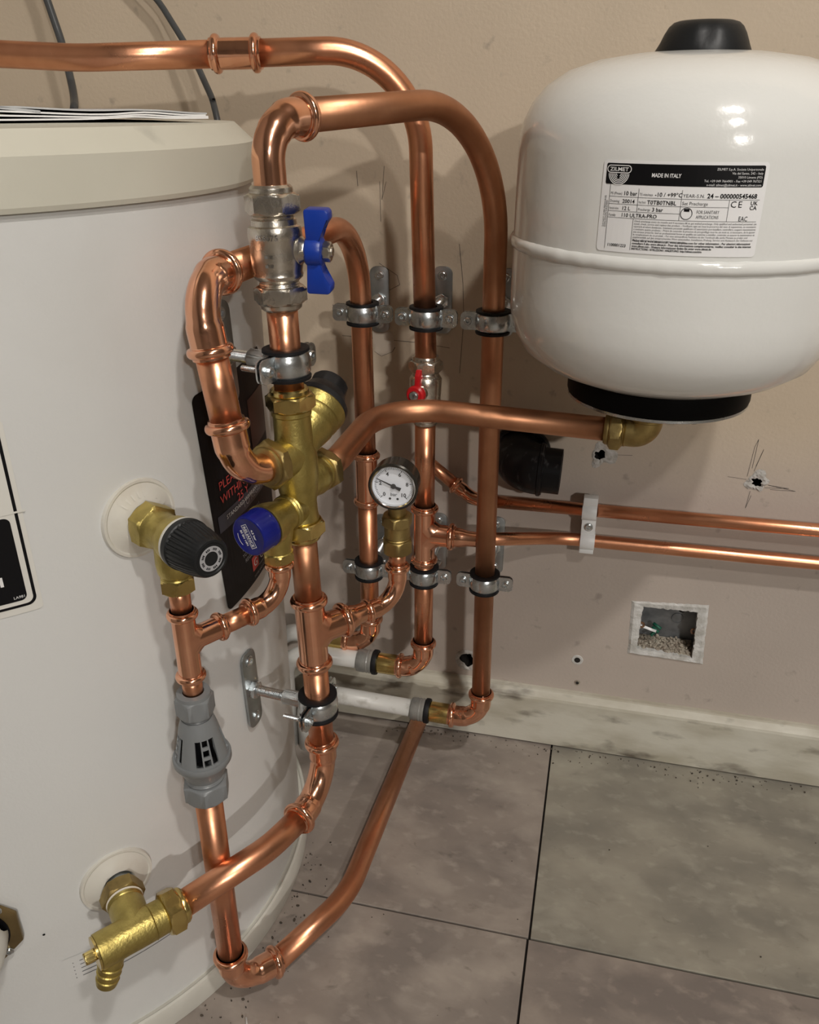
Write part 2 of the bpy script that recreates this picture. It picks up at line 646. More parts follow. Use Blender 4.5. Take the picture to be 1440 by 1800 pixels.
def bead_into(bm, end, outdir, r):
    """Crimped O-ring bead; end is the mouth of the fitting, outdir points out of it."""
    k = r / 0.011
    k = 0.35 + 0.65 * k
    rs = r + 0.0013 * k
    top = r + 0.0043 * k
    w2 = 0.0032 * k
    prof = [(rs, -0.0088 * k), (rs + 0.0006, -0.0082 * k)]
    for j in range(9):
        a = PI * j / 8
        prof.append((rs + 0.0004 + (top - rs) * math.sin(a) ** 0.8, -0.0050 * k - w2 * math.cos(a)))
    prof += [(rs + 0.0003, -0.0012 * k), (rs + 0.0004, 0.0), (r * 0.985, 0.0)]
    lathe(bm, prof, end, outdir, 36)


def fitting(name, label, arms, corner, r=R22, bend=0.026, sleeve=0.021, group=None, mats=COPPER_FIT, beads=None):
    """arms: list of (direction, length); two arms make an elbow or coupling, three a tee."""
    corner = V(corner)
    arms = [(V(d).normalized(), L) for d, L in arms]
    beads = beads or [True] * len(arms)
    low = corner + V((0, 0, min([0] + [d.z * L for d, L in arms]) - r))
    t = thing(name, label, 'pipe fitting', low, group)
    k = 0.35 + 0.65 * r / 0.011
    rs = r + 0.0014 * k
    bm = B()

    def run(a, b, ba, bb, bend):
        pts = fillet([corner + a[0] * a[1], corner, corner + b[0] * b[1]], bend, 20)
        # resample
        fine = [pts[0]]
        for p, q in zip(pts, pts[1:]):
            m = max(1, int((q - p).length / 0.0015))
            for i in range(1, m + 1):
                fine.append(p.lerp(q, i / m))
        tot = [0]
        for p, q in zip(fine, fine[1:]):
            tot.append(tot[-1] + (q - p).length)
        S = tot[-1]
        rr = []
        for s in tot:
            def f(d, bd):
                if not bd:
                    return r
                x = min(1, max(0, (d - sleeve) / 0.004))
                return rs + (r + 0.0004 - rs) * (x * x * (3 - 2 * x))
            wa = f(s, ba) if s < S / 2 else f(S - s, bb)
            rr.append(wa)
        sweep(bm, fine, rr, 32)

    if len(arms) == 2:
        run(arms[0], arms[1], beads[0], beads[1], bend)
    else:
        sweep(bm, [corner + arms[0][0] * arms[0][1], corner, corner + arms[1][0] * arms[1][1]], rs, 32)
        d, L = arms[2][0], arms[2][1]
        r3 = arms_r3.get(label, r)
        rs3 = r3 + 0.0014 * k
        # filleted saddle where the branch leaves the run
        Mb = frame(corner, d, arms[0][0])
        rings = []
        for q in (1.0, 0.62, 0.36, 0.17, 0.05, 0.0):
            fl = 0.0062 * k * q
            lift = 0.0068 * k * (1 - math.sqrt(max(0.0, 1 - (1 - q) ** 2)))
            ring = []
            for i in range(40):
                th = 2 * PI * i / 40
                rx = rs3 + fl
                ty = max(-rs * .995, min(rs * .995, (rs3 + fl * abs(math.cos(th))) * math.sin(th)))
                hs = math.sqrt(max(0.0, rs * rs - ty * ty))
                ring.append(bm.verts.new(Mb @ V((rx * math.cos(th), ty, hs - 0.0006 + 0.0068 * k * (1 - q) ** 1.6))))
            rings.append(ring)
        rings.append([bm.verts.new(Mb @ V((rs3 * math.cos(2 * PI * i / 40), rs3 * math.sin(2 * PI * i / 40), L))) for i in range(40)])
        for ra, rb in zip(rings, rings[1:]):
            ring_faces(bm, ra, rb)
        bmesh.ops.recalc_face_normals(bm, faces=bm.faces)
    obj('body', bm, mats, t)
    for i, ((d, L), bd) in enumerate(zip(arms, beads)):
        if bd:
            bm = B()
            bead_into(bm, corner + d * L, d, arms_r3.get(label, r) if i == 2 else r)
            obj('press_bead', bm, mats, t)
    return t


arms_r3 = {}


def screw_head(bm, origin, axis, r=0.0042, h=0.0028, L=0.0):
    prof = [(r * 1.25, 0), (r * 1.25, 0.0007), (r, 0.0008), (r, h * .7), (r * .8, h), (r * .42, h), (r * .3, h * .45), (0, h * .35)]
    lathe(bm, prof, origin, axis, 20)
    if L > 0:
        threads(bm, origin, -V(axis), 0.0022, L)


def threads(bm, origin, axis, r, L, pitch=0.0011, seg=18):
    prof = [(0, 0)]
    n = max(2, int(L / pitch))
    for i in range(n):
        h = L * i / n
        prof += [(r * 0.84, h), (r, h + L / n * .5)]
    prof += [(r * .84, L), (0, L)]
    lathe(bm, prof, origin, axis, seg)


def clamp(label, P, axis, front, L, r=R22, screw_len=0.012, plate=True, plate_tilt=0.0, group='rubber lined pipe clamps', plate_h=0.072, ear=0.0175):
    """Rubber lined clamp. front = direction away from the surface it is fixed to, L = pipe centre to surface."""
    P = V(P)
    z = V(axis).normalized()
    y = V(front)
    y = (y - z * y.dot(z)).normalized()
    x = y.cross(z)
    M = Matrix((x, y, z)).transposed().to_4x4()
    M.translation = P
    t = thing('pipe_clamp', label, 'pipe clamp', P - V((0, 0, 0.012)), group)
    # lining
    bm = B()
    ro = r + 0.0034
    prof = [(r + 0.0001, -0.0112), (r + 0.0042, -0.0118), (r + 0.0060, -0.0112), (r + 0.0062, -0.0092), (ro, -0.0084), (ro, 0.0084), (r + 0.0062, 0.0092), (r + 0.0060, 0.0112), (r + 0.0042, 0.0118), (r + 0.0001, 0.0112), (r + .0001, -.0112)]
    lathe(bm, prof, P, z, 32)
    obj('rubber_lining', bm, RUBBER, t)
    # two half bands, each with two ears
    for sgn in (1, -1):
        bm = B()
        seg = 18
        a0, a1 = math.radians(9), math.radians(171)
        secs = [(ro + 0.0001, -0.0084), (ro + 0.0010, -0.0085), (ro + 0.0024, -0.0062), (ro + 0.0031, -0.0025), (ro + 0.0031, 0.0025), (ro + 0.0024, 0.0062), (ro + 0.0010, 0.0085), (ro + 0.0001, 0.0084)]
        rows = []
        for k in range(seg + 1):
            a = a0 + (a1 - a0) * k / seg
            rows.append([bm.verts.new(M @ V((q * math.cos(a), sgn * q * math.sin(a), h))) for q, h in secs])
        for ra, rb in zip(rows, rows[1:]):
            for i in range(len(secs) - 1):
                f = (ra[i], rb[i], rb[i + 1], ra[i + 1])
                bm.faces.new(f if sgn < 0 else tuple(reversed(f)))
        for sx in (1, -1):
            poly = [(sx * (ro - 0.0005), -0.0086), (sx * (ro + ear - 0.0040), -0.0088), (sx * (ro + ear - .0012), -0.0072), (sx * (ro + ear), -0.0045), (sx * (ro + ear), 0.0045), (sx * (ro + ear - .0012), 0.0072),
                    (sx * (ro + ear - 0.0040), 0.0088), (sx * (ro - 0.0005), 0.0086)]
            # ear plate lies in the local x-z plane
            M2 = M @ Matrix(((1, 0, 0, 0), (0, 0, 1, 0), (0, 1, 0, 0), (0, 0, 0, 1)))
            prism(bm, poly, M2, sgn * 0.0011, sgn * 0.0025)
        bmesh.ops.recalc_face_normals(bm, faces=bm.faces)
        obj('band', bm, ZINC, t)
    for sx in (1, -1):
        bm = B()
        screw_head(bm, M @ V((sx * (ro + ear * 0.56), 0.0026, 0)), y, 0.0038, 0.0034, screw_len)
        obj('screw', bm, ZINC, t)
    # boss, stud and lock nut
    bm = B()
    hexnut(bm, M @ V((0, -(ro + 0.0015), 0)), -y, 0.0125, min(0.018, L * .3), 0.001, xhint=z)
    obj('boss', bm, ZINC, t)
    bm = B()
    threads(bm, M @ V((0, -(ro + 0.004), 0)), -y, 0.0048, L - ro - 0.0052, 0.0013)
    obj('stud', bm, ZINC, t)
    if plate:
        surf = P - y * L
        Mp = frame(surf, y, x)
        if plate_tilt:
            Mp = Mp @ Matrix.Rotation(plate_tilt, 4, 'Z')
        bm = B()
        hexnut(bm, Mp @ V((0, 0, 0.002)), y, 0.0145, 0.0065, 0.001, xhint=z)
        obj('lock_nut', bm, ZINC, t)
        bm = B()
        yy = (Mp.inverted().to_3x3() @ z)
        prism(bm, rrect(0.0215, plate_h, 0.0075) if abs(yy.y) > abs(yy.x) else rrect(plate_h, 0.0215, 0.0075), Mp, 0.0003, 0.0025, 0.0005)
        obj('backplate', bm, ZINC_DULL, t)
        for s in (1, -1):
            bm = B()
            d = plate_h / 2 - 0.0095
            q = V((0, s * d, 0.0025)) if abs(yy.y) > abs(yy.x) else V((s * d, 0, 0.0025))
            screw_head(bm, Mp @ q, y, 0.0042, 0.0022)
            obj('plate_screw', bm, ZINC, t)
    return t


def comp_nut(bm, P, axis, af, L, r):
    """Compression nut with a plain collar towards the pipe (collar at the far end of axis)."""
    axis = V(axis).normalized()
    hexnut(bm, P, axis, af, L * .74, 0.0022, xhint=(0.3, 0.9, 0.1))
    P2 = V(P) + axis * (L * .73)
    lathe(bm, [(af * .44, 0), (af * .45, L * .04), (af * .44, L * .18), (r + .0018, L * .27), (r * .98, L * .27)], P2, axis, 32)


# ================================================================== THE SETTING
X0, X1, Y1 = -1.0, 3.3, -5.5


def grid_wall(openings, depth):
    bm = B()
    xs = sorted({X0, X1, *[o[0] for o in openings], *[o[1] for o in openings]})
    zs = sorted({0.0, ROOM_H, *[o[2] for o in openings], *[o[3] for o in openings]})
    vm = {}

    def vv(x, z, y=0.0):
        k = (round(x, 5), round(z, 5), round(y, 5))
        if k not in vm:
            vm[k] = bm.verts.new((x, y, z))
        return vm[k]

    for i in range(len(xs) - 1):
        for j in range(len(zs) - 1):
            cx, cz = (xs[i] + xs[i + 1]) / 2, (zs[j] + zs[j + 1]) / 2
            if any(o[0] < cx < o[1] and o[2] < cz < o[3] for o in openings):
                continue
            bm.faces.new((vv(xs[i], zs[j]), vv(xs[i + 1], zs[j]), vv(xs[i + 1], zs[j + 1]), vv(xs[i], zs[j + 1])))
    # solid thickness: back, sides and the reveals of the openings
    D = 0.10
    for a, b, c, d in (((X0, 0), (X1, 0), (X1, ROOM_H), (X0, ROOM_H)),):
        bm.faces.new([bm.verts.new((p[0], D, p[1])) for p in (a, d, c, b)])
    return obj('wall_back', bm, WALL, kind='structure', smooth=False, keep=True)


SOCKET = (0.0795, 0.1475, 0.1585, 0.2265)
HOLES = [  # x, z, hole radius, patch radius
    (0.1806, 0.3996, 0.0070, 0.0120, 'right'),
    (0.0110, 0.4155, 0.0072, 0.0150, 'mid'),
    (-0.1318, 0.1090, 0.0125, 0.0150, 'low'),
]
opens = [SOCKET] + [(x - r * .9, x + r * .9, z - r * .9, z + r * .9) for x, z, r, p, _ in HOLES]
wall_back = grid_wall(opens, 0.04)
BASE[wall_back.name] = V((0, 0, 0))

# ragged drilled holes in the plaster
for hx, hz, hr, pr, tag in HOLES:
    bm = B()
    n = 28
    ins, outs, tub = [], [], []
    for k in range(n):
        a = 2 * PI * k / n
        j = 0.78 + 0.5 * noise.noise(V((math.cos(a) * 1.7 + hx * 90, math.sin(a) * 1.7, hz * 70)))
        ri = hr * j
        ro = max(hr * 1.32, pr * (0.85 + 0.75 * noise.noise(V((math.cos(a) * 1.4, math.sin(a) * 1.4 + 5, hx * 120)))))
        ins.append(bm.verts.new((hx + ri * math.cos(a), -0.0002, hz + ri * math.sin(a))))
        outs.append(bm.verts.new((hx + ro * math.cos(a), -0.0004, hz + ro * math.sin(a))))
        tub.append(bm.verts.new((hx + ri * .9 * math.cos(a), 0.035, hz + ri * .9 * math.sin(a))))
    mid = [bm.verts.new((v.co + w_.co) / 2 + V((0, -0.0016 * rnd.random() - .0004, 0))) for v, w_ in zip(ins, outs)]
    ring_faces(bm, ins, mid)
    ring_faces(bm, mid, outs)
    obj('plaster_patch', bm, PLASTER, wall_back, smooth=False)
    bm = B()
    tin = [bm.verts.new((v.co.x * 1, -0.0001, v.co.z)) for v in []]
    a_ = [bm.verts.new((hx + hr * 1.05 * math.cos(2 * PI * k / 16), 0.001, hz + hr * 1.05 * math.sin(2 * PI * k / 16))) for k in range(16)]
    b_ = [bm.verts.new((hx + hr * 0.9 * math.cos(2 * PI * k / 16), 0.05, hz + hr * 0.9 * math.sin(2 * PI * k / 16))) for k in range(16)]
    ring_faces(bm, a_, b_)
    bm.faces.new(b_)
    obj('hole_lining', bm, DARK, wall_back, smooth=False)

# two old fixing holes with their plugs
for x, z, rr in ((0.0099, 0.1328, 0.0075), (0.0130, 0.0972, 0.0042)):
    bm = B()
    lathe(bm, [(rr, -0.0002), (rr * .95, 0.0006), (rr * .55, 0.0007), (rr * .42, 0.0001), (0, 0.0001)], (x, 0, z), (0, -1, 0), 20)
    obj('plug_ring', bm, PLASTER_WHITE if rr > .005 else RUBBLE, wall_back)
    bm = B()
    lathe(bm, [(rr * .52, 0.0005), (rr * .5, 0.0009), (0, 0.0009)], (x, 0, z), (0, -1, 0), 16)
    obj('plug_hole', bm, DARK, wall_back)


def pencil(pts, wd=0.00045):
    bm = B()
    for (x0, z0), (x1, z1) in zip(pts, pts[1:]):
        d = V((x1 - x0, 0, z1 - z0)).normalized()
        nn = V((-d.z, 0, d.x)) * wd / 2
        a, b = V((x0, -0.0002, z0)), V((x1, -0.0002, z1))
        bm.faces.new([bm.verts.new(p) for p in (a - nn, b - nn, b + nn, a + nn)])
    obj('pencil_mark', bm, PENCIL, wall_back, smooth=False)


pencil([(0.170, 0.405), (0.172, 0.440), (0.1745, 0.449), (0.1735, 0.415)])
pencil([(0.176, 0.412), (0.1815, 0.438), (0.177, 0.418)])
pencil([(0.190, 0.3935), (0.215, 0.395), (0.193, 0.397), (0.222, 0.3925), (0.196, 0.392)])
pencil([(0.176, 0.388), (0.1745, 0.367), (0.178, 0.383)])
pencil([(0.150, 0.403), (0.170, 0.4015)], 0.0004)
pencil([(0.022, 0.417), (0.046, 0.4185)])
pencil([(-0.290, 0.535), (-0.20, 0.532), (-0.165, 0.528)], 0.0005)
pencil([(-0.153, 0.50), (-0.150, 0.56), (-0.152, 0.60), (-0.157, 0.64)], 0.0005)
pencil([(-0.245, 0.617), (-0.225, 0.605), (-0.222, 0.595), (-0.235, 0.588)], 0.0005)
pencil([(-0.300, 0.570), (-0.298, 0.553)], 0.0005)
pencil([(-0.243, 0.700), (-0.2425, 0.660)], 0.0005)
pencil([(-0.238, 0.715), (-0.241, 0.682), (-0.236, 0.70)], 0.0004)
pencil([(-0.268, 0.71), (-0.267, 0.695)], 0.0005)
pencil([(-0.252, 0.519), (-0.244, 0.514), (-0.231, 0.520), (-0.228, 0.525)], 0.0009)

bm = B()
bm.faces.new([bm.verts.new((x, -0.0003, z)) for x, z in ((-0.2545, 0.5420), (-0.2520, 0.5190), (-0.2440, 0.5140), (-0.2310, 0.5200), (-0.2275, 0.5270), (-0.2320, 0.5420))])
obj('paint_chip', bm, mat('bare_patch', (0.50, 0.43, 0.35), 0.85), wall_back, smooth=False)

# other walls, ceiling
for nm, vs in (('wall_left', [(X0, 0, 0), (X0, Y1, 0), (X0, Y1, ROOM_H), (X0, 0, ROOM_H)]),
               ('wall_right', [(X1, Y1, 0), (X1, 0, 0), (X1, 0, ROOM_H), (X1, Y1, ROOM_H)]),
               ('wall_front', [(X0, Y1, 0), (X1, Y1, 0), (X1, Y1, ROOM_H), (X0, Y1, ROOM_H)])):
    bm = B()
    bm.faces.new([bm.verts.new(p) for p in vs])
    obj(nm, bm, ROOM, kind='structure', smooth=False, keep=True)
bm = B()
bm.faces.new([bm.verts.new(p) for p in ((X0, 0, ROOM_H), (X0, Y1, ROOM_H), (X1, Y1, ROOM_H), (X1, 0, ROOM_H))])
obj('ceiling', bm, CEIL, kind='structure', smooth=False, keep=True)

# floor: dark sub-floor with tiles laid on it
bm = B()
bm.faces.new([bm.verts.new(p) for p in ((X0, 0, -0.0035), (X0, Y1, -0.0035), (X1, Y1, -0.0035), (X1, 0, -0.0035))])
floor = obj('floor', bm, DARK, kind='structure', smooth=False, keep=True)
BASE[floor.name] = V((0, 0, 0))
TW, TH, GAP = 0.610, 0.305, 0.0022
rows = [(-0.006, -0.3108)]
y = -0.3108
while y > Y1:
    rows.append((y, y - TH))
    y -= TH
for ri, (ya, yb) in enumerate(rows):
    for ci in range(-2, 7):
        xa = -0.0115 + ci * TW + (-0.0015 if ri else 0)
        xb = xa + TW
        xa, xb = max(xa, X0), min(xb, X1)
        if xb - xa < 0.01:
            continue
        bm = B()
        g = GAP / 2
        prism(bm, [(xa + g, max(yb, Y1) + g), (xb - g, max(yb, Y1) + g), (xb - g, ya - g), (xa + g, ya - g)], Matrix.Identity(4), -0.0034, 0.0, 0.0006)
        if ri == 0:
            m_ = TILE_B if ci == 0 else TILE_A
        else:
            m_ = [TILE_C, TILE_A, TILE_B][(ri + ci + 2) % 3] if (ri, ci) not in ((1, -1), (1, 0)) else (TILE_A if ci == -1 else TILE_C)
        obj('tile', bm, m_, floor, smooth=False)

# skirting board
bm = B()
prism(bm, [(0.0, 0.003), (-0.017, 0.003), (-0.017, 0.074), (-0.0160, 0.0775), (-0.0085, 0.0832), (-0.0060, 0.084), (0.0, 0.084)],
      Matrix(((0, 0, 1, 0), (1, 0, 0, 0), (0, 1, 0, 0), (0, 0, 0, 1))), X0, X1)
bmesh.ops.recalc_face_normals(bm, faces=bm.faces)
obj('baseboard_back', bm, SKIRT, kind='structure', smooth=False, keep=True)

# ceiling downlights
for i, (lx, ly, wt) in enumerate(DOWNLIGHTS):
    t = thing('downlight', ['ceiling downlight nearest the pipework', 'ceiling downlight in the farthest corner of the room',
                            'ceiling downlight in the middle of the room'][i], 'lamp', (lx, ly, ROOM_H - 0.012), 'ceiling downlights')
    bm = B()
    lathe(bm, [(0.030, 0.012), (0.030, 0.004), (0.034, 0.0), (0.042, 0.001), (0.044, 0.0115), (0.030, 0.012)], (lx, ly, ROOM_H - 0.012), (0, 0, 1), 32)
    obj('trim_ring', bm, LAMP_TRIM, t)
    bm = B()
    lathe(bm, [(0, 0.006), (0.0295, 0.006), (0.0295, 0.010), (0, 0.010)], (lx, ly, ROOM_H - 0.012), (0, 0, 1), 32)
    obj('lens', bm, LAMP_LENS, t)
    ld = bpy.data.lights.new('downlight_lamp', 'AREA')
    ld.shape = 'DISK'
    ld.size = (0.11, 0.20, 0.13)[i]
    ld.energy = wt
    ld.color = LAMP_COLOUR
    lo_ = bpy.data.objects.new('downlight_lamp', ld)
    link(lo_, t)
    lo_.location = (0, 0, -0.004)
    if True:
        tgt = V((-0.1, -0.2, 0.5)) - V((lx, ly, ROOM_H))
        lo_.rotation_euler = tgt.to_track_quat('-Z', 'Y').to_euler()

# ================================================================== HOT WATER CYLINDER
AX = V((-0.557, -0.308, 0))
RB = 0.278


def on_cyl(R):
    """(arc length s measured from azimuth 0, z) -> point on the cylinder skin"""
    def fn(s, z):
        a = s / RB
        return V((AX.x + R * math.cos(a), AX.y + R * math.sin(a), z))
    return fn


def cpt(azdeg, z, d=0.0):
    a = math.radians(azdeg)
    return V((AX.x + (RB + d) * math.cos(a), AX.y + (RB + d) * math.sin(a), z))


def cn(azdeg):
    a = math.radians(azdeg)
    return V((math.cos(a), math.sin(a), 0))


cyl = thing('hot_water_cylinder', 'large white hot water cylinder with a cream lid standing on the floor', 'water heater', (AX.x, AX.y, 0))
bm = B()
lathe(bm, [(0, 0.012), (RB, 0.012), (RB, 0.03), (RB, 0.2), (RB, 0.45), (RB, 0.7), (RB, 0.728), (0, 0.728)], AX, (0, 0, 1), 128)
obj('body', bm, WHITE_SKIN, cyl)
bm = B()
lathe(bm, [(RB - 0.002, 0.718), (0.2815, 0.716), (0.2825, 0.719), (0.2825, 0.7455), (0.2680, 0.7592), (0.2, 0.7605), (0, 0.7610)], AX, (0, 0, 1), 128)
lid = obj('lid', bm, LID_MAT, cyl, angle=14)
bm = B()
lathe(bm, [(0.0, 0.0005), (0.2865, 0.0005), (0.2868, 0.003), (0.2868, 0.0235), (0.2855, 0.0262), (0.2835, 0.0270), (0.2822, 0.0262), (0.2815, 0.0245), (RB - 0.002, 0.0245)], AX, (0, 0, 1), 128)
obj('base_rim', bm, RIM_MAT, cyl)
# rosettes round the two connections
for az, z in ((-26.0, 0.508), (-40.0, 0.2005)):
    P = cpt(az, z)
    bm = B()
    lathe(bm, [(0.0290, -0.0045), (0.0296, 0.0000), (0.0290, 0.0018), (0.0272, 0.0020), (0.0262, 0.0014), (0.0245, 0.0020), (0.0195, 0.0046), (0.0155, 0.0066), (0.0132, 0.0072), (0.0120, 0.0060)],
          P, cn(az), 48)
    obj('rosette', bm, ROSETTE, cyl)
    bm = B()
    lathe(bm, [(0.0118, 0.0), (0.0118, 0.0135), (0.0, 0.0135)], P, cn(az), 32)
    obj('boss', bm, ZINC_DULL, cyl)
    if z > .4:
        bm = B()
        M = frame(P, cn(az), (0, 0, 1))
        for k, a in list(enumerate(range(-95, -40, 13))) + list(enumerate(range(-10, 45, 13))):
            aa = math.radians(a)
            for j in (0.0175, 0.0215):
                pass
            Mr = M @ Matrix.Rotation(aa, 4, 'Z')
            r0_, r1_ = 0.0175, 0.0218
            h = lambda q: 0.0046 - (q - 0.0195) * 0.52 + 0.0006
            bm.faces.new([bm.verts.new(Mr @ V(p)) for p in ((r0_, -0.0005, h(r0_)), (r1_, -0.0007, h(r1_)), (r1_, 0.0007, h(r1_)), (r0_, 0.0005, h(r0_)))])
        obj('moulded_mark', bm, CREAM_RING, cyl, smooth=False)

# white and black data label at the left
f0 = on_cyl(RB + 0.0005)
f1 = on_cyl(RB + 0.0008)
f2 = on_cyl(RB + 0.0011)
D2A = math.radians(1) * RB
lab_r = -41.65 * D2A
lab_l = lab_r - 0.115
bm = B()
put_round_rect(bm, lab_l, 0.4665, lab_r, 0.60, 0.003, f0, 16)
lab = obj('data_label', bm, LABEL_WHITE, cyl, smooth=False)
bm = B()
xr = lab_r - 0.0030
put_round_rect(bm, lab_l + 0.003, 0.4715, xr, 0.597, 0.006, f1, 16)
obj('border', bm, INK, lab, smooth=False)
bm = B()
put_round_rect(bm, lab_l + 0.005, 0.4735, xr - 0.0020, 0.595, 0.0045, on_cyl(RB + 0.0010), 16)
obj('label_field', bm, LABEL_WHITE, lab, smooth=False)
bm = B()
put_round_rect(bm, lab_l + 0.0065, 0.4765, xr - 0.0055, 0.5365, 0.004, on_cyl(RB + 0.0012), 16)
obj('panel', bm, INK, lab, smooth=False)
bm = B()
put_text(bm, 'LA981', 0.0028, xr - 0.0138, 0.4785, on_cyl(RB + 0.0014))
put_rect(bm, xr - 0.0195, 0.4895, xr - 0.0175, 0.4965, on_cyl(RB + 0.0014))
obj('lettering', bm, PRINT_WHITE, lab, smooth=False)
bm = B()
put_rect(bm, lab_l + 0.006, 0.5385, xr + 0.0045, 0.5398, on_cyl(RB + 0.0014), 10, 1)
obj('crease', bm, LABEL_WHITE, lab, smooth=False)

# black warranty card wrapped round the skin
BL = V((-0.0520, 0.389))
up_ = V((-0.0150, 0.191)).normalized()
ri_ = V((up_.y, -up_.x))
CW, CH = 0.119, 0.1925


def card(R):
    g = on_cyl(R)

    def fn(u, v):
        p = BL + ri_ * u + up_ * v
        return g(p.x, p.y)
    return fn


c0, c1, c2 = card(RB + 0.0012), card(RB + 0.0015), card(RB + 0.0018)
bm = B()
put_round_rect(bm, 0, 0, CW, CH, 0.006, c0, 26)
wc = obj('warranty_card', bm, CARD, cyl, label='black printed warranty card', smooth=False)
bm = B()
put_round_rect(bm, 0.0, 0.0, CW, CH, 0.006, card(RB + 0.0004), 26)
obj('card_backing', bm, LABEL_WHITE, wc, smooth=False)
bm = B()
put_rect(bm, 0.006, 0.073, CW - 0.004, 0.088, c1, 16, 1)
obj('band', bm, CARD_BAND, wc, smooth=False)
bm = B()
put_rect(bm, 0.075, 0.115, CW - 0.003, 0.160, c1, 10, 1)
obj('warm_picture', bm, CARD_WARM, wc, smooth=False)
def card_line(nm, m_, *items):
    bm = B()
    for txt, sz, x, y in items:
        put_text(bm, txt, sz, x, y, c2)
    obj(nm, bm, m_, wc, smooth=False)


card_line('red_print', PRINT_RED, ('PLEASE R', 0.0105, 0.013, 0.1085))
card_line('red_print', PRINT_RED, ('WITHIN 30 D', 0.0105, 0.0125, 0.0965))
card_line('red_print', PRINT_RED, ('25 Y', 0.0105, 0.036, 0.0865))
bm = B()
put_round_rect(bm, 0.045, 0.0105, 0.058, 0.0245, 0.001, c1, 4)
obj('logo_panel', bm, PRINT_RED, wc, smooth=False)
card_line('white_print', PRINT_WHITE, ('FREE', 0.0085, 0.042, 0.166))
card_line('white_print', PRINT_WHITE, ('25', 0.030, 0.033, 0.135))
card_line('white_print', PRINT_WHITE, ('STANDARD WARRANTY', 0.0054, 0.017, 0.0805))
card_line('logo_letter', PRINT_WHITE, ('G', 0.011, 0.0472, 0.0138))
card_line('logo_print', PRINT_WHITE, ('GLEDHILL', 0.0105, 0.061, 0.0138))
for yy_ in (0.0102, 0.0242):
    bm = B()
    put_rect(bm, 0.058, yy_, 0.105, yy_ + 0.0003, c2, 10, 1)
    obj('rule_line', bm, PRINT_WHITE, wc, smooth=False)
card_line('grey_print', PRINT_GREY, ('TO REGISTER', 0.0088, 0.043, 0.0762))
card_line('grey_print', PRINT_GREY, ('WWW.GLEDHILL', 0.0058, 0.030, 0.0625))
card_line('grey_print', PRINT_GREY, ('TO DO', 0.005, 0.047, 0.055), ('TAKE', 0.005, 0.049, 0.050))
card_line('grey_print', PRINT_GREY, ('IN THE EVENT', 0.0052, 0.032, 0.0400), ('YOU CAN ASSIST', 0.0052, 0.031, 0.0335), ('REGISTERED CUSTOMER', 0.0052, 0.034, 0.0275), ('CALL', 0.0052, 0.060, 0.0230))
card_line('grey_print', PRINT_GREY, ('HOME AND COMMERCIAL', 0.0034, 0.046, 0.0040))

# small paper label under the drain valve
s0, s1 = -51.3 * D2A, -31.0 * D2A
bm = B()
put_round_rect(bm, s0, 0.1035, s1, 0.1380, 0.003, f0, 16)
pl = obj('paper_label', bm, WHITE_SKIN, cyl, smooth=False)
bm = B()
for k in range(5):
    put_rect(bm, s0 + 0.0135, 0.1305 - k * 0.0046, s0 + 0.041, 0.1312 - k * 0.0046, f1, 8, 1)
    put_rect(bm, s0 + 0.0080, 0.1304 - k * 0.0046, s0 + 0.0088, 0.1312 - k * 0.0046, f1)
put_rect(bm, s0 + 0.045, 0.1045, s1 - 0.004, 0.1052, f1, 10, 1)
obj('print', bm, INK_SOFT, pl, smooth=False)
# pinhole mark
bm = B()
put_disc(bm, -52.6 * D2A, 0.174, 0, 0.0011, f0, 10)
obj('pin_mark', bm, INK, cyl, smooth=False)

# heater cover low on the left of the cylinder
az = -62.3
P = cpt(az, 0.197)
hc = thing('heater_cover', 'white element cover with a bronze mounting plate low on the cylinder at the left edge', 'heater cover', P)
M = frame(P, cn(az), (0, 0, 1))
bm = B()
poly = []
for k in range(8):
    a = math.radians(22.5 + 45 * k)
    poly.append((0.0375 * math.cos(a), 0.0375 * math.sin(a)))
prism(bm, poly, M, 0.0005, 0.0050, 0.0012)
obj('plate', bm, BRONZE, hc)
bm = B()
lathe(bm, [(0.0, 0.0052), (0.0275, 0.0052), (0.0275, 0.0058), (0, 0.0058)], P, cn(az), 32)
obj('dark_recess', bm, INK, hc)  # black disc painting the shade in the hollow under the cover
bm = B()
Mi = frame(P, cn(az), (0, 0, 1))
n = 48
rws = []
for j, (rr, h) in enumerate(((0.0262, 0.004), (0.0268, 0.014), (0.0262, 0.028), (0.0235, 0.034), (0.0, 0.035))):
    row = []
    for k in range(n):
        a = 2 * PI * k / n
        hh = h
        if j == 0 and 0 < math.cos(a):
            hh = 0.008 + 0.006 * math.cos(a) + 0.002 * math.sin(9 * a)
        row.append(bm.verts.new(Mi @ V((rr * math.cos(a), rr * math.sin(a), hh))) if rr > 0 else None)
    rws.append(row if rr > 0 else [bm.verts.new(Mi @ V((0, 0, h)))])
for a_, b_ in zip(rws, rws[1:]):
    if len(b_) == 1:
        for k in range(n):
            bm.faces.new((a_[k], a_[(k + 1) % n], b_[0]))
    else:
        ring_faces(bm, a_, b_)
obj('cover', bm, COVER, hc)
for k in (0, 2, 4, 6):
    bm = B()
    a = math.radians(45 * k - 45)
    screw_head(bm, M @ V((0.0318 * math.cos(a), 0.0318 * math.sin(a), 0.005)), cn(az), 0.003, 0.0022)
    obj('screw', bm, ZINC, hc)

# booklet lying on the lid
u = V((-0.120, -0.190, 0)).normalized()
v = V((u.y, -u.x, 0)) * -1
v = V((-0.845, 0.534, 0))
o0 = V((-0.302, -0.268, 0.7618))
bk = thing('booklet', 'white folded instruction booklet lying on the cylinder lid', 'booklet', o0)


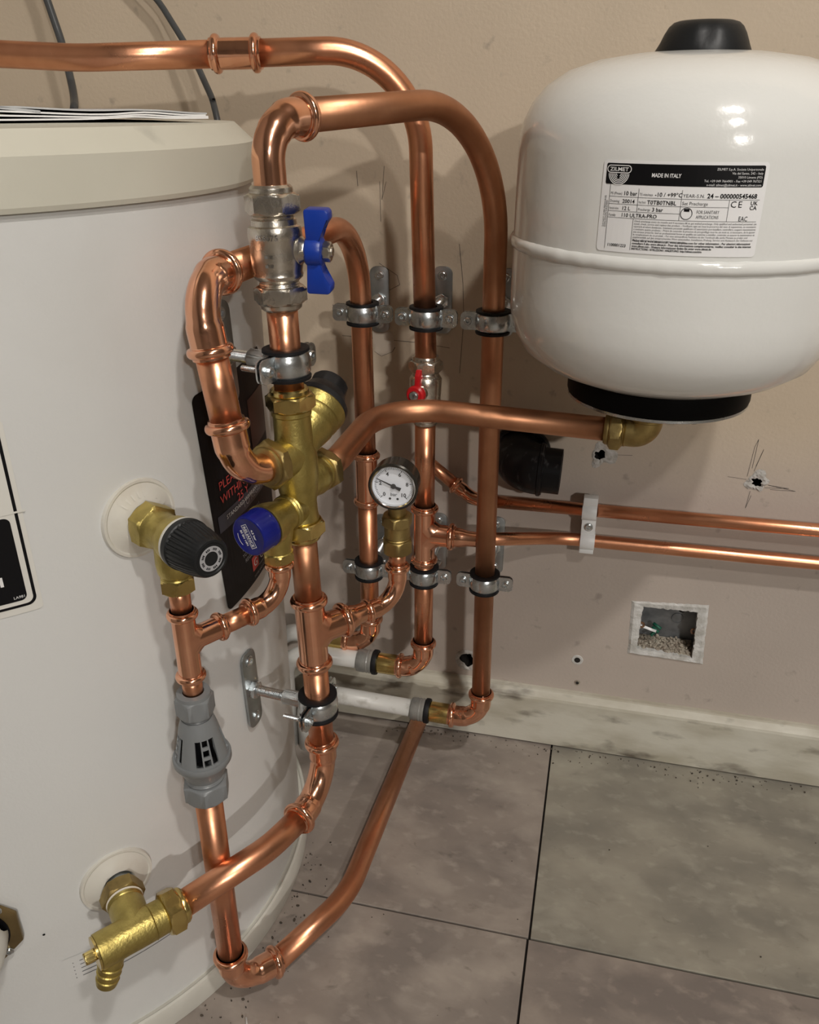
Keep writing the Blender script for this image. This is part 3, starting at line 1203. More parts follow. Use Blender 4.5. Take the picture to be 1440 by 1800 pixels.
def sheet(nm, du0, du1, zf, m_, th=0.00105):
    bm = B()
    n = 24
    top, bot = [], []
    for k in range(n + 1):
        s = du0 + (du1 - du0) * k / n
        z = zf(s)
        top.append([bm.verts.new(o0 + u * s + v * q + V((0, 0, z + th))) for q in (0.0, 0.19)])
        bot.append([bm.verts.new(o0 + u * s + v * q + V((0, 0, z))) for q in (0.0, 0.19)])
    for k in range(n):
        bm.faces.new((top[k][0], top[k + 1][0], top[k + 1][1], top[k][1]))
        bm.faces.new((bot[k][1], bot[k + 1][1], bot[k + 1][0], bot[k][0]))
        bm.faces.new((top[k + 1][0], top[k][0], bot[k][0], bot[k + 1][0]))
        bm.faces.new((top[k][1], top[k + 1][1], bot[k + 1][1], bot[k][1]))
    for k in (0, n):
        bm.faces.new((top[k][0], top[k][1], bot[k][1], bot[k][0]))
    bmesh.ops.recalc_face_normals(bm, faces=bm.faces)
    obj(nm, bm, m_, bk)


def bump_(s, c, wd):
    return math.exp(-((s - c) / wd) ** 2)


sheet('page', 0.0, 0.24, lambda s: 0.0003 + 0.0012 * bump_(s, 0.06, 0.02), PAPER)
sheet('page', 0.0, 0.24, lambda s: 0.0012 + 0.0016 * bump_(s, 0.055, 0.02) + 0.0018 * min(1, max(0, (s - .08) / .08)), PAPER)
sheet('page', 0.002, 0.24, lambda s: 0.0021 + 0.0022 * bump_(s, 0.052, 0.025) + 0.0032 * min(1, max(0, (s - .07) / .08)), PAPER)
sheet('cover', 0.001, 0.24, lambda s: 0.0031 + 0.0026 * bump_(s, 0.05, 0.03) + 0.0046 * min(1, max(0, (s - .05) / .09)), PAPER_GLOSS)
sheet('fold', 0.125, 0.24, lambda s: 0.0045 + 0.003 * min(1, (s - .125) / .03), PAPER_GLOSS, 0.0016)

# cables behind the cylinder
bm = B()
sweep(bm, fillet([(-0.70, -0.012, ROOM_H), (-0.70, -0.012, 1.22), (-0.63, -0.022, 1.02), (-0.583, -0.035, 0.895), (-0.5555, -0.052, 0.825), (-0.528, -0.088, 0.778), (-0.512, -0.118, 0.7655)], 0.08, 6), 0.0038, 14)
obj('cable', bm, CABLE, label='thicker grey cable coming down behind the cylinder top at the left', cat='cable', group='cables')
bm = B()
sweep(bm, fillet([(-0.66, -0.012, ROOM_H), (-0.66, -0.012, 1.12), (-0.54, -0.014, 0.93), (-0.4624, -0.020, 0.8652), (-0.4208, -0.040, 0.8143), (-0.392, -0.068, 0.778), (-0.379, -0.085, 0.7575), (-0.3745, -0.088, 0.70)], 0.08, 6), 0.0031, 14)
obj('cable', bm, CABLE, label='thinner grey cable curving down past the joint of the top pipe', cat='cable', group='cables')

# ================================================================== COLUMNS
P1 = lambda z: V((-0.2445, -0.070, z))
P2 = lambda z: V((-0.1740, -0.085, z))
P3 = lambda z: V((-0.1062 + (0.60 - z) * 0.0115, -0.090, z))
MC = lambda z: V((-0.2225 + (0.70 - z) / 0.46 * 0.0125, -0.35, z))
MAX_ = (MC(0.2) - MC(0.7)).normalized()
A = V((-0.272, -0.450, 0))
UP = V((0, 0, 1))

# ---- top pipe (comes from the left, turns down into the second wall riser)
pA = V((-0.3545, -0.1425, 0.8110))
pB = V((-0.3105, -0.1335, 0.8118))
tdir = (pB - pA).normalized()
pipe('long copper pipe entering at the upper left above the cylinder', [(-0.998, -0.200, 0.842), (-0.575, -0.168, 0.8135), (-0.47, -0.160, 0.8085), pA + tdir * 0.003], [0.3, 0.3], m=COPPER)
fitting('press_coupling', 'straight copper coupling with two beads in the top pipe', [(-tdir, 0.022), (tdir, 0.022)], (pA + pB) / 2, bend=0)
pipe('copper pipe that arches over from the top coupling down to the red valve', [pB - tdir * .003, (-0.182, -0.090, 0.8165), P2(0.5405)], [0.082], n=26)

# ---- loop from the main column to the third riser
top = MC(0.7625)
pd = V((P3(.76).x - top.x, P3(.76).y - top.y, 0.0135)).normalized()
fitting('press_elbow', 'copper elbow on top of the ball valve turning towards the wall', [(pd, 0.040), (MAX_, 0.044)], top, bend=0.027, beads=[True, False])
pipe('dull copper pipe bent over and down from the top elbow beside the white vessel',
     [top + pd * 0.037 + V((0, 0, 0.0005)), V((P3(.76).x, P3(.76).y, 0.7770)), P3(0.128)], [0.115], m=COPPER_DULL, n=32)
fitting('press_elbow', 'copper elbow at the foot of the right-hand riser nearest the vessel', [(UP, 0.043), (V((-1, 0, 0.0)), 0.040)], P3(0.0890), bend=0.027)

# ---- inlet loop to the first riser
c_top = V((-0.2575, -0.404, 0.6690))
c_bot = V((-0.2385, -0.4064, 0.5350))
din = (V((-0.2475, -0.07, 0.6685)) - c_top).normalized()
ddn = (c_bot - c_top).normalized()
fitting('press_elbow', 'big copper elbow at the left of the ball valve', [(din, 0.043), (ddn, 0.049)], c_top, bend=0.030)
pipe('short copper pipe between the two elbows left of the brass valve', [c_top + ddn * 0.046, c_bot - ddn * 0.041])
din2 = (MC(0.5335) - c_bot).normalized()
fitting('press_elbow', 'copper elbow turning into the side of the brass combination valve', [(-ddn, 0.044), (din2, 0.044)], c_bot, bend=0.027, beads=[True, False])
pipe('copper pipe passing behind the blue-handled valve and down the first wall riser', [c_top + din * 0.040, V((-0.2470, -0.0705, 0.6690)), P1(0.4180)], [0.074], n=26)
fitting('press_coupling', 'long copper coupling on the first wall riser', [(UP, 0.033), (-UP, 0.033)], P1(0.3910), bend=0, sleeve=0.04)
pipe('straight copper pipe below the long coupling of the first riser', [P1(0.361), P1(0.205)])
fitting('press_elbow', 'copper elbow at the foot of the first riser behind the gauge branch', [(UP, 0.042), (V((-1, 0, 0)), 0.036)], P1(0.1650), bend=0.027)

# ---- second riser below the red valve
pipe('copper pipe from the red valve down to the tee', [P2(0.470), P2(0.372)])
L_T2 = 'copper tee on the second riser feeding the lower wall pipe'
fitting('press_tee', L_T2, [(UP, 0.037), (-UP, 0.038), (V((1, 0, 0)), 0.036)], P2(0.3360))
pipe('copper pipe below the tee of the second riser', [P2(0.301), P2(0.190)])
fitting('press_elbow', 'copper elbow at the foot of the second riser', [(UP, 0.043), (V((-1, 0, 0)), 0.034)], P2(0.1490), bend=0.027)
bm = B()
lathe(bm, [(R22, 0), (R22, 0.006), (0.0102, 0.010), (0.0088, 0.016), (0.0086, 0.026), (R15, 0.026)], P2(0.3360) + V((0.034, 0, 0)), (1, 0, 0.0), 32)
obj('pipe_reducer', bm, COPPER_FIT, label='copper reducer between the tee and the lower wall pipe', cat='pipe fitting')
pipe('lower thin copper pipe running along the wall', [P2(0.336) + V((0.058, 0, 0)), (-0.0900, -0.083, 0.3385), (-0.026, -0.0220, 0.3165), (0.36, -0.0215, 0.3195), (1.2, -0.0215, 0.3265)], [0.06, 0.06, 0], r=R15, m=COPPER)
# ---- upper thin wall pipe with a 45 degree elbow
d45 = V((-0.040, 0.003, 0.0275)).normalized()
ce = V((-0.1280, -0.0205, 0.3545))
fitting('press_elbow', 'small copper elbow where the upper wall pipe bends behind the risers', [(d45, 0.031), (V((1, 0, 0.003)), 0.026)], ce, r=R15, bend=0.03, sleeve=0.014)
pipe('upper thin copper pipe running along the wall', [ce + V((0.023, 0, 0)), (0.25, -0.0215, 0.3585), (1.2, -0.0215, 0.3675)], [0], r=R15, m=COPPER)
pipe('short thin copper pipe rising behind the second riser', [ce + d45 * 0.028, ce + d45 * 0.085 + V((0, 0.004, 0))], r=R15)

# ---- brass adapters, grip rings and white plastic pipes at the foot of each riser
for P, xs, names in ((P2(0.1490) + V((-0.034, 0, 0)), (0.024, 0.006, 0.019), 'middle'), (P3(0.0890) + V((-0.040, 0, 0)), (0.024, 0.006, 0.017), 'right'), (P1(0.1650) + V((-0.036, 0, 0)), (0.026, 0.006, 0.018), 'left')):
    which = {'left': 'first', 'middle': 'second', 'right': 'third'}[names]
    t = thing('push_fit_adapter', 'brass and grey push-fit adapter joining white pipe to the %s riser' % which, 'pipe fitting', P + V((-0.03, 0, -0.012)), 'push-fit adapters')
    d = V((-1, 0, 0.02 if names == 'right' else 0.0)).normalized()
    bm = B()
    lathe(bm, [(0.0095, -0.003), (0.0124, -0.002), (0.0128, 0.002), (0.0128, xs[0] - .002), (0.0122, xs[0]), (0.008, xs[0])], P, d, 32)
    obj('brass_body', bm, BRASS_SHINY, t)
    bm = B()
    q = P + d * xs[0]
    lathe(bm, [(0.008, -0.001), (0.0152, -0.0005), (0.0158, 0.002), (0.0156, xs[1] - .001), (0.010, xs[1])], q, d, 32)
    obj('collar', bm, RUBBER, t)
    bm = B()
    q = q + d * xs[1]
    lathe(bm, [(0.010, -0.0005), (0.0142, 0.0), (0.0146, 0.003), (0.0140, 0.0045), (0.0146, 0.006), (0.0140, 0.0085), (0.0146, 0.011), (0.0142, xs[2] - .002), (0.0135, xs[2]), (0.0112, xs[2])], q, d, 32)
    obj('grip_sleeve', bm, CLEAR_GREY, t)
    q = q + d * (xs[2] - 0.004)
    bm = B()
    xd = {'left': -0.376, 'middle': -0.3545, 'right': -0.3305}[names]
    yd = {'left': -0.062, 'middle': -0.088, 'right': -0.090}[names]
    sweep(bm, fillet([q, V((xd, yd, q.z + abs(xd - q.x) * 0.03)), V((xd, yd, 0.0))], 0.040, 10), 0.0109, 24)
    obj('plastic_pipe', bm, WHITE_PIPE, label='white plastic pipe leading behind the cylinder from the %s riser' % which, cat='pipe', group='white plastic pipes')

# ---- main column pipes
pipe('short copper pipe between the ball valve and the brass combination valve', [MC(0.6480), MC(0.5800)], m=COPPER)
pipe('copper pipe below the brass combination valve', [MC(0.4640), MC(0.4060)], m=COPPER_DULL)
L_TM = 'large copper tee below the brass combination valve feeding the gauge'
gd = V((0.0575, 0.067, 0)).normalized()
fitting('press_tee', L_TM, [(-MAX_, 0.036), (MAX_, 0.036), (gd, 0.036)], MC(0.3725), bend=0)
pipe('short copper pipe through the lower clamp of the main column', [MC(0.340), MC(0.256)], m=COPPER)
dr_pipe_dir = V((-0.0140, -0.060, 0)).normalized()
cm = MC(0.2030)
fitting('press_elbow', 'copper elbow at the foot of the main column turning to the drain valve', [(-MAX_, 0.056), (dr_pipe_dir, 0.050)], cm, bend=0.040)
NUT_D = V((-0.2850, -0.5025, 0.1995))
e1 = cm + dr_pipe_dir * 0.047
pipe('copper pipe curving from the main column elbow to the brass drain valve', [e1, V((-0.2330, -0.4300, 0.2025)), NUT_D + V((0.0030, 0.0035, 0))], [0.11], n=18)

# gauge branch
GX = V((-0.1555, -0.2835, 0))
zb = 0.3725
e_t = MC(zb) + gd * 0.034
L_red = 'copper reducer on the branch between the large tee and the gauge elbow'
t = thing('pipe_reducer', L_red, 'pipe fitting', e_t - V((0, 0, .012)))
bm = B()
lathe(bm, [(R22, 0), (R22, 0.004), (0.0100, 0.008), (0.0090, 0.011), (0.0088, 0.024), (R15, 0.0245)], e_t, gd, 32)
obj('body', bm, COPPER_FIT, t)
ge = V((GX.x, GX.y, zb - 0.001))
glen = (ge - MC(zb)).length
gd2 = (MC(zb) - ge).normalized()
fitting('press_elbow', 'small copper elbow carrying the pressure gauge', [(gd2, glen - 0.034 - 0.018), (UP, 0.0385)], ge, r=R15, bend=0.024, sleeve=0.014)
pipe('short thin copper stub below the gauge fitting', [ge + V((0, 0, 0.036)), ge + V((0, 0, 0.0515))], r=R15)

# ---- expansion relief branch
RO = V((-0.2255, -0.3795, 0))
zt = 0.4215
At = A + V((0, 0, zt))
bd = V((RO.x - A.x, RO.y - A.y, 0)).normalized()
L_TA = 'small copper tee above the grey tundish'
fitting('press_tee', L_TA, [(UP, 0.0275), (-UP, 0.034), (bd, 0.032)], At, r=R15)
re_ = V((RO.x, RO.y, zt + .001))
rl = (re_ - At).length
pipe('short thin copper link between the small tee and the relief elbow', [At + bd * 0.030, At + bd * (rl - 0.031)], r=R15)
fitting('press_elbow', 'small copper elbow under the blue-capped relief valve', [(-bd, rl - (rl - 0.034)), (UP, 0.034)], re_, r=R15, bend=0.022, sleeve=0.013)
pipe('thin copper stub under the relief valve outlet', [re_ + UP * 0.031, re_ + UP * 0.038], r=R15)
pipe('thin copper pipe under the black-capped safety valve', [A + V((0, 0, 0.470)), A + V((0, 0, zt + 0.024))], r=R15)
pipe('short thin copper pipe entering the top of the grey tundish', [A + V((0, 0, zt - 0.031)), A + V((0, 0, 0.372))], r=R15)

# ---- discharge pipe from the tundish to the wall
pipe('copper pipe from the grey tundish down to the floor elbow', [A + V((0, 0, 0.278)), A + V((0, 0, 0.082))], m=COPPER)
cd_ = A + V((0, 0, 0.0400))
dd = V((0.043, 0.050, -0.006)).normalized()
fitting('press_elbow', 'copper elbow just above the floor under the tundish pipe', [(UP, 0.045), (dd, 0.046)], cd_, bend=0.029)
pipe('copper discharge pipe running across the floor to the wall', [cd_ + dd * 0.043, V((-0.2005, -0.3290, 0.0325)), V((-0.1900, -0.012, 0.0200))], [0.14], n=20)

# ================================================================== CLAMPS
for nm, Pf, z, dtl in (('first', P1, 0.5780, 'upper clamp on the first riser beside the blue handle'), ('second', P2, 0.5805, 'upper clamp on the second riser above the red valve'),
                       ('third', P3, 0.5810, 'upper clamp on the third riser next to the vessel')):
    p = Pf(z)
    clamp('zinc rubber-lined ' + dtl, p, UP, (0, -1, 0), -p.y)
for Pf, z, dtl in ((P1, 0.2740, 'lower clamp on the first riser left of the gauge stem'), (P2, 0.2835, 'lower clamp on the second riser under its tee'),
                   (P3, 0.2865, 'lower clamp on the third riser')):
    p = Pf(z)
    clamp('zinc rubber-lined ' + dtl, p, UP, (0, -1, 0), -p.y, plate_h=0.078)
for z, dtl in ((0.6040, 'upper clamp between ball valve and brass valve, bolted to the cylinder'), (0.2975, 'lower clamp of the main column, with a long plate on the cylinder')):
    p = MC(z)
    fr = V((p.x - AX.x, p.y - AX.y, 0)).normalized()
    if z > 0.5:
        fr = Matrix.Rotation(math.radians(-10), 3, 'Z') @ fr
    w_ = V((p.x - AX.x, p.y - AX.y, 0))
    bq = w_.dot(fr)
    L = bq - math.sqrt(bq * bq - (w_.length_squared - RB * RB)) - 0.0016
    clamp('zinc rubber-lined ' + dtl, p, -MAX_, fr, L, screw_len=0.024, plate_h=0.080)

# ================================================================== NICKEL BALL VALVE, BLUE HANDLE
t = thing('ball_valve', 'nickel ball valve with a blue butterfly handle at the top of the main column', 'valve', MC(0.644))
zax = -MAX_
C0 = MC(0.6830)
bm = B()
prof = [(0.0130, -0.0270), (0.0138, -0.0262), (0.0134, -0.0252), (0.0140, -0.0243), (0.0134, -0.0234), (0.0140, -0.0225), (0.0134, -0.0216), (0.0142, -0.0205), (0.0166, -0.0185),
        (0.0172, -0.0165), (0.0166, -0.0148), (0.0176, -0.0105), (0.0180, -0.002), (0.0178, 0.0060), (0.0183, 0.0068), (0.0183, 0.0130), (0.0176, 0.0150), (0.0156, 0.0160),
        (0.0152, 0.0195), (0.0138, 0.0205), (0.0142, 0.0214), (0.0136, 0.0223), (0.0142, 0.0232), (0.0136, 0.0241), (0.0140, 0.0255), (0.0130, 0.0265)]
lathe(bm, prof, C0, zax, 48)
obj('body', bm, NICKEL, t)
bm = B()
comp_nut(bm, C0 + zax * 0.0225, zax, 0.0325, 0.0185, R22)
obj('nut', bm, NICKEL, t)
bm = B()
comp_nut(bm, C0 - zax * 0.0240, -zax, 0.0325, 0.0165, R22)
obj('nut', bm, NICKEL, t)
sd = V((math.cos(math.radians(4)), math.sin(math.radians(4)), -0.02)).normalized()
bm = B()
lathe(bm, [(0.0105, 0.010), (0.0098, 0.0175), (0.0078, 0.0195), (0.0072, 0.0215), (0.0055, 0.022), (0.0055, 0.030), (0, 0.030)], C0, sd, 32)
lathe(bm, [(0.0018, 0.016), (0.0018, 0.0215), (0, 0.0215)], C0 + V((0.002, -0.0075, -0.001)), sd, 14)
obj('stem_boss', bm, NICKEL, t)
# handle
Mh = frame(C0 + sd * 0.0215, sd, (0, 0, 1)) @ Matrix.Rotation(math.radians(4), 4, 'Z')
bm = B()
lathe(bm, [(0.0, 0.0), (0.0092, 0.0), (0.0102, 0.0012), (0.0104, 0.0080), (0.0094, 0.0108), (0.0065, 0.0116), (0, 0.0116)], Mh.translation, sd, 32)
# wings: profile in (along pipe, along stem), extruded across
Mw = Mh @ Matrix(((1, 0, 0, 0), (0, 0, 1, 0), (0, 1, 0, 0), (0, 0, 0, 1)))
for s_ in (1, -1):
    w_ = [(s_ * 0.0060, 0.0010), (s_ * 0.0265, 0.0000), (s_ * 0.0278, 0.0012), (s_ * 0.0278, 0.0150), (s_ * 0.0262, 0.0168), (s_ * 0.0215, 0.0172), (s_ * 0.0140, 0.0112), (s_ * 0.0060, 0.0105)]
    if s_ > 0:
        w_ = list(reversed(w_))
    prism(bm, w_, Mw, -0.0062, 0.0062, 0.0012)
bmesh.ops.recalc_face_normals(bm, faces=bm.faces)
hd = obj('handle', bm, BLUE, t)
bm = B()
hexnut(bm, C0 + sd * 0.0328, sd, 0.0120, 0.0058, 0.0010, xhint=(0, 0, 1))
lathe(bm, [(0.0034, 0.0056), (0.0032, 0.0068), (0, 0.0068)], C0 + sd * 0.0328, sd, 16)
obj('handle_nut', bm, NICKEL, t)
# cast lettering on the body
cdir = V((0 - C0.x, -0.9 - C0.y, 0)).normalized()
xl = zax.cross(cdir).normalized()


def on_valve(r):
    def fn(x, y):
        a = x / r
        return C0 + zax * y + (cdir * math.cos(a) + xl * math.sin(a)) * r
    return fn


bm = B()
put_text(bm, 'BS6675', 0.0052, -0.0145, 0.0078, on_valve(0.0186), bold=0.0001, spacing=1.05)
for (x0_, y0_, x1_, y1_) in ((-0.0085, -0.0035, -0.0062, -0.0015), (-0.0052, -0.0035, -0.0030, -0.0015), (-0.0085, -0.0095, -0.0062, -0.0075), (-0.0052, -0.0095, -0.0030, -0.0075)):
    put_rect(bm, x0_, y0_, x1_, y1_, on_valve(0.0183))
obj('cast_lettering', bm, CHROME, t, smooth=False)

# ================================================================== RED ISOLATING VALVE
t = thing('isolating_valve', 'small nickel valve with a red handle on the second riser', 'valve', P2(0.468))
C1 = P2(0.5055)
bm = B()
lathe(bm, [(0.0120, -0.0250), (0.0136, -0.0240), (0.0130, -0.0225), (0.0138, -0.0210), (0.0160, -0.0180), (0.0165, -0.012), (0.0158, -0.010), (0.0165, 0.004), (0.0168, 0.012), (0.0150, 0.0150), (0.0136, 0.0160), (0.0140, 0.0175), (0.0134, 0.0190), (0.0140, 0.0205), (0.0130, 0.0215)], C1, UP, 40)
obj('body', bm, NICKEL, t)
bm = B()
comp_nut(bm, C1 + UP * 0.0195, UP, 0.0305, 0.0165, R22)
obj('nut', bm, NICKEL, t)
bm = B()
comp_nut(bm, C1 - UP * 0.0205, -UP, 0.0305, 0.0165, R22)
obj('nut', bm, NICKEL, t)
sr = V((-0.20, -0.97, 0.05)).normalized()
bm = B()
lathe(bm, [(0.0095, 0.008), (0.0085, 0.0185), (0.0055, 0.0200), (0.0050, 0.0300), (0, 0.0300)], C1, sr, 28)
obj('stem_boss', bm, NICKEL, t)
bm = B()
lathe(bm, [(0, 0.0205), (0.0085, 0.0205), (0.0098, 0.0215), (0.0098, 0.0265), (0.0080, 0.0285), (0, 0.0285)], C1, sr, 28)
Mr = frame(C1 + sr * 0.022, (0.97, -0.20, 0), (0, 0, 1))
blade = [(0.003, -0.001), (0.019, 0.000), (0.0245, 0.0035), (0.0245, 0.0085), (0.019, 0.0110), (0.004, 0.0085)]
for s in (1, -1):
    prism(bm, [(s * a, -b) for a, b in blade][::s], Mr, -0.0026, 0.0026, 0.0008)
obj('handle', bm, RED, t)
bm = B()
hexnut(bm, C1 + sr * 0.0285, sr, 0.0080, 0.0032, 0.0006, xhint=(0, 0, 1))
obj('handle_nut', bm, ZINC, t)

# ================================================================== BRASS COMBINATION VALVE
t = thing('combination_valve', 'brass combination inlet valve with several ports on the main column', 'valve', MC(0.4615))
bm = B()
K = MC(0.5250)
lathe(bm, [(0.0128, -0.0520), (0.0142, -0.0510), (0.0136, -0.0495), (0.0143, -0.0480), (0.0136, -0.0465), (0.0144, -0.0450), (0.0136, -0.0400), (0.0134, -0.0300), (0.0150, -0.0220), (0.0166, -0.0080), (0.0168, 0.0060),
           (0.0152, 0.0160), (0.0144, 0.0240), (0.0140, 0.0400), (0.0150, 0.0410), (0.0150, 0.0440), (0.0138, 0.0450), (0.0146, 0.0462), (0.0138, 0.0475), (0.0130, 0.0490)], K, zax, 44)
# inlet port
lathe(bm, [(0.0150, 0.0), (0.0148, 0.014), (0.0142, 0.020), (0.0142, 0.026), (0.0120, 0.0262)], MC(0.5335), -din2, 36)
# vessel port
vdir = V((math.cos(math.radians(80)), math.sin(math.radians(80)), 0))
PV = MC(0.5050)
lathe(bm, [(0.0138, 0.0), (0.0140, 0.018), (0.0152, 0.022), (0.0152, 0.028), (0.0138, 0.031), (0.0144, 0.0325), (0.0136, 0.034), (0.0142, 0.0355), (0.0120, 0.036)], PV, vdir, 36)
# relief port
rdir = V((RO.x - MC(.49).x, RO.y - MC(.49).y, 0)).normalized()
rdir = V((math.cos(math.radians(252)), math.sin(math.radians(252)), -0.02)).normalized()
PR = MC(0.4910)
lathe(bm, [(0.0130, 0.0), (0.0132, 0.012), (0.0142, 0.0135), (0.0134, 0.015), (0.0142, 0.0165), (0.0134, 0.018), (0.0120, 0.0182)], PR, rdir, 36)
obj('body', bm, BRASS, t)
for nm, P, d, af, L in (('nut', MC(0.5695), zax, 0.0325, 0.0165), ('nut', MC(0.4785), -zax, 0.0320, 0.0175), ('nut', MC(.5335) - din2 * 0.022, -din2, 0.0335, 0.0130), ('nut', PV + vdir * 0.0340, vdir, 0.0320, 0.0150)):
    bm = B()
    comp_nut(bm, P, d, af, L, R22)
    obj(nm, bm, BRASS_SHINY if P.z > .56 or P.z < .48 else BRASS_DULL, t)
# reducer bonnet pointing up and back, with black cap
hdir = V((math.cos(math.radians(82)) * math.cos(math.radians(27)), math.sin(math.radians(82)) * math.cos(math.radians(27)), math.sin(math.radians(27))))
HP = MC(0.5370)
bm = B()
lathe(bm, [(0.0150, 0.0), (0.0158, 0.012), (0.0182, 0.020), (0.0196, 0.025), (0.0200, 0.0265), (0.0196, 0.0280), (0.0212, 0.0330), (0.0216, 0.0345), (0.0212, 0.0360), (0.0228, 0.0400), (0.0236, 0.0440), (0.0230, 0.0452), (0.018, 0.0455)], HP, hdir, 44)
obj('bonnet', bm, BRASS, t)
bm = B()
hexnut(bm, HP + hdir * 0.0600, hdir, 0.0290, 0.0130, 0.0025, n=8)
lathe(bm, [(0.0222, 0.0452), (0.0232, 0.0462), (0.0232, 0.0500), (0.0205, 0.0520), (0.0170, 0.0610), (0.010, 0.0610)], HP, hdir, 44)
obj('bonnet_cap', bm, BLACK, t)

# relief valve with the blue cap
t = thing('relief_valve', 'brass expansion relief valve with a dark blue cap', 'valve', V((RO.x, RO.y, 0.456)))
bm = B()
lathe(bm, [(0.0118, 0.0165), (0.0130, 0.0175), (0.0134, 0.026), (0.0150, 0.030), (0.0162, 0.0345), (0.0168, 0.0400), (0.0172, 0.0412), (0.0172, 0.0430), (0.0150, 0.0432)], PR, rdir, 40)
ROz = PR + rdir * 0.0300
lathe(bm, [(0.0135, 0.0), (0.0132, -0.008), (0.0112, -0.020), (0.0108, -0.0255), (0.0116, -0.0262)], ROz, UP, 36)
obj('body', bm, BRASS, t)
bm = B()
hexnut(bm, ROz - UP * 0.0345, UP, 0.0222, 0.0085, 0.0016)
obj('nut', bm, BRASS_SHINY, t)
bm = B()
lathe(bm, [(0.0150, 0.0430), (0.0162, 0.0434), (0.0163, 0.0460), (0.0160, 0.0465), (0.0158, 0.0585), (0.0152, 0.0600), (0.0142, 0.0604), (0.0136, 0.0600), (0.0, 0.0600)], PR, rdir, 60, xhint=(0, 0, 1),
      rmod=lambda r, h, a: r + (0.0002 * math.cos(20 * a) if 0.045 < h < 0.059 else 0))
cp = obj('cap', bm, BLUE_CAP, t)
Mc = frame(PR + rdir * 0.0602, rdir, (0, 0, 1)) @ Matrix.Rotation(math.radians(0), 4, 'Z')
# text axis: local frame x = up, y = left/right of the face
ct = math.radians(-62)
fx = V((1, 0, 0))
right = rdir.cross(UP).normalized() * -1
upv = UP


def on_cap(x, y):
    # x runs along the face towards the right of a viewer looking at the cap
    return PR + rdir * 0.06035 + right * x + upv * y


bm = B()
put_text(bm, 'RELIANCE', 0.0038, 0, -0.0012, lambda x, y: on_cap(x * math.cos(ct) - y * math.sin(ct), x * math.sin(ct) + y * math.cos(ct)), 'CENTER', 0.0001, width=0.0165)
put_text(bm, 'BS EN 1491', 0.0026, 0, -0.0055, lambda x, y: on_cap(x * math.cos(ct) - y * math.sin(ct), x * math.sin(ct) + y * math.cos(ct)), 'CENTER', 0.0001, width=0.0125)
put_text(bm, '4.5 bar', 0.0026, 0, 0.0048, lambda x, y: on_cap(x * math.cos(ct) - y * math.sin(ct), x * math.sin(ct) + y * math.cos(ct)), 'CENTER', 0.0001, width=0.0085)
rt_ = lambda x, y: on_cap(x * math.cos(ct) - y * math.sin(ct), x * math.sin(ct) + y * math.cos(ct))
for (x0_, y0_, x1_, y1_) in ((-0.0092, 0.0027, 0.0092, 0.0031), (-0.0092, -0.0023, 0.0092, -0.0019), (-0.0095, -0.0023, -0.0091, 0.0031), (0.0091, -0.0023, 0.0095, 0.0031)):
    put_rect(bm, x0_, y0_, x1_, y1_, rt_)
arc = [(0.0105 * math.cos(a), 0.0105 * math.sin(a)) for a in [math.radians(-120 + 7 * k) for k in range(9)]]
for (xa_, ya_), (xb_, yb_) in zip(arc, arc[1:]):
    bm.faces.new([bm.verts.new(rt_(*p)) for p in ((xa_, ya_), (xb_, yb_), (xb_ * .95, yb_ * .95), (xa_ * .95, ya_ * .95))])
obj('print', bm, PRINT_WHITE, cp, smooth=False)

# ================================================================== BLACK CAPPED SAFETY VALVE
az = -26.0
T0 = cpt(az, 0.508)
td = V((A.x - T0.x, A.y - T0.y, 0)).normalized()
t = thing('safety_valve', 'brass temperature relief valve with a ribbed black cap on the cylinder', 'valve', V((A.x, A.y, 0.466)))
bm = B()
hexnut(bm, T0 + td * 0.0105, td, 0.0300, 0.0150, 0.0020, xhint=(0, 0, 1), n=6)
lathe(bm, [(0.0150, 0.0250), (0.0136, 0.0270), (0.0130, 0.0300), (0.0132, 0.0380), (0.0150, 0.0420), (0.0160, 0.0450), (0.0165, 0.0500), (0.0168, 0.0530), (0.012, 0.0532)], T0, td, 40)
lathe(bm, [(0.0125, 0.0), (0.0128, -0.010), (0.0132, -0.0200), (0.0125, -0.0270), (0.0106, -0.0300), (0.0112, -0.0312)], V((A.x, A.y, 0.508)), UP, 36)
lathe(bm, [(0.0042, 0.0), (0.0042, 0.0148), (0.0030, 0.0154), (0.0028, 0.0146), (0, 0.0146)], T0 + td * 0.036, V((0.25, -0.95, -0.12)), 20)
obj('body', bm, BRASS, t)
bm = B()
hexnut(bm, V((A.x, A.y, 0.4655)), UP, 0.0225, 0.0115, 0.0015)
obj('nut', bm, BRASS_SHINY, t)
bm = B()
lathe(bm, [(0.014, 0.0528), (0.0176, 0.0530), (0.0178, 0.0550), (0.0170, 0.0555)], T0, td, 40)
obj('seal_ring', bm, CREAM_RING, t)
bm = B()
lathe(bm, [(0.0165, 0.0553), (0.0178, 0.0556), (0.0181, 0.0575), (0.0181, 0.0605), (0.0174, 0.0612), (0.0170, 0.0616), (0.0165, 0.070), (0.0150, 0.080), (0.0138, 0.0855), (0.0128, 0.0872), (0.0112, 0.0876), (0.0105, 0.0870), (0, 0.0870)], T0, td, 144,
      rmod=lambda r, h, a: r * (1 + (0.028 if math.cos(36 * a) > 0 else -0.016)) if 0.0614 < h < 0.0815 else r)
cp = obj('cap', bm, BLACK_SOFT, t)
fr_ = frame(T0 + td * 0.0873, td, (0, 0, 1))
bm = B()
put_disc(bm, 0, 0, 0.0050, 0.0088, lambda x, y: fr_ @ V((x, y, 0)), 36)
rg = obj('dial_ring', bm, PRINT_GREY, cp, smooth=False)
bm = B()
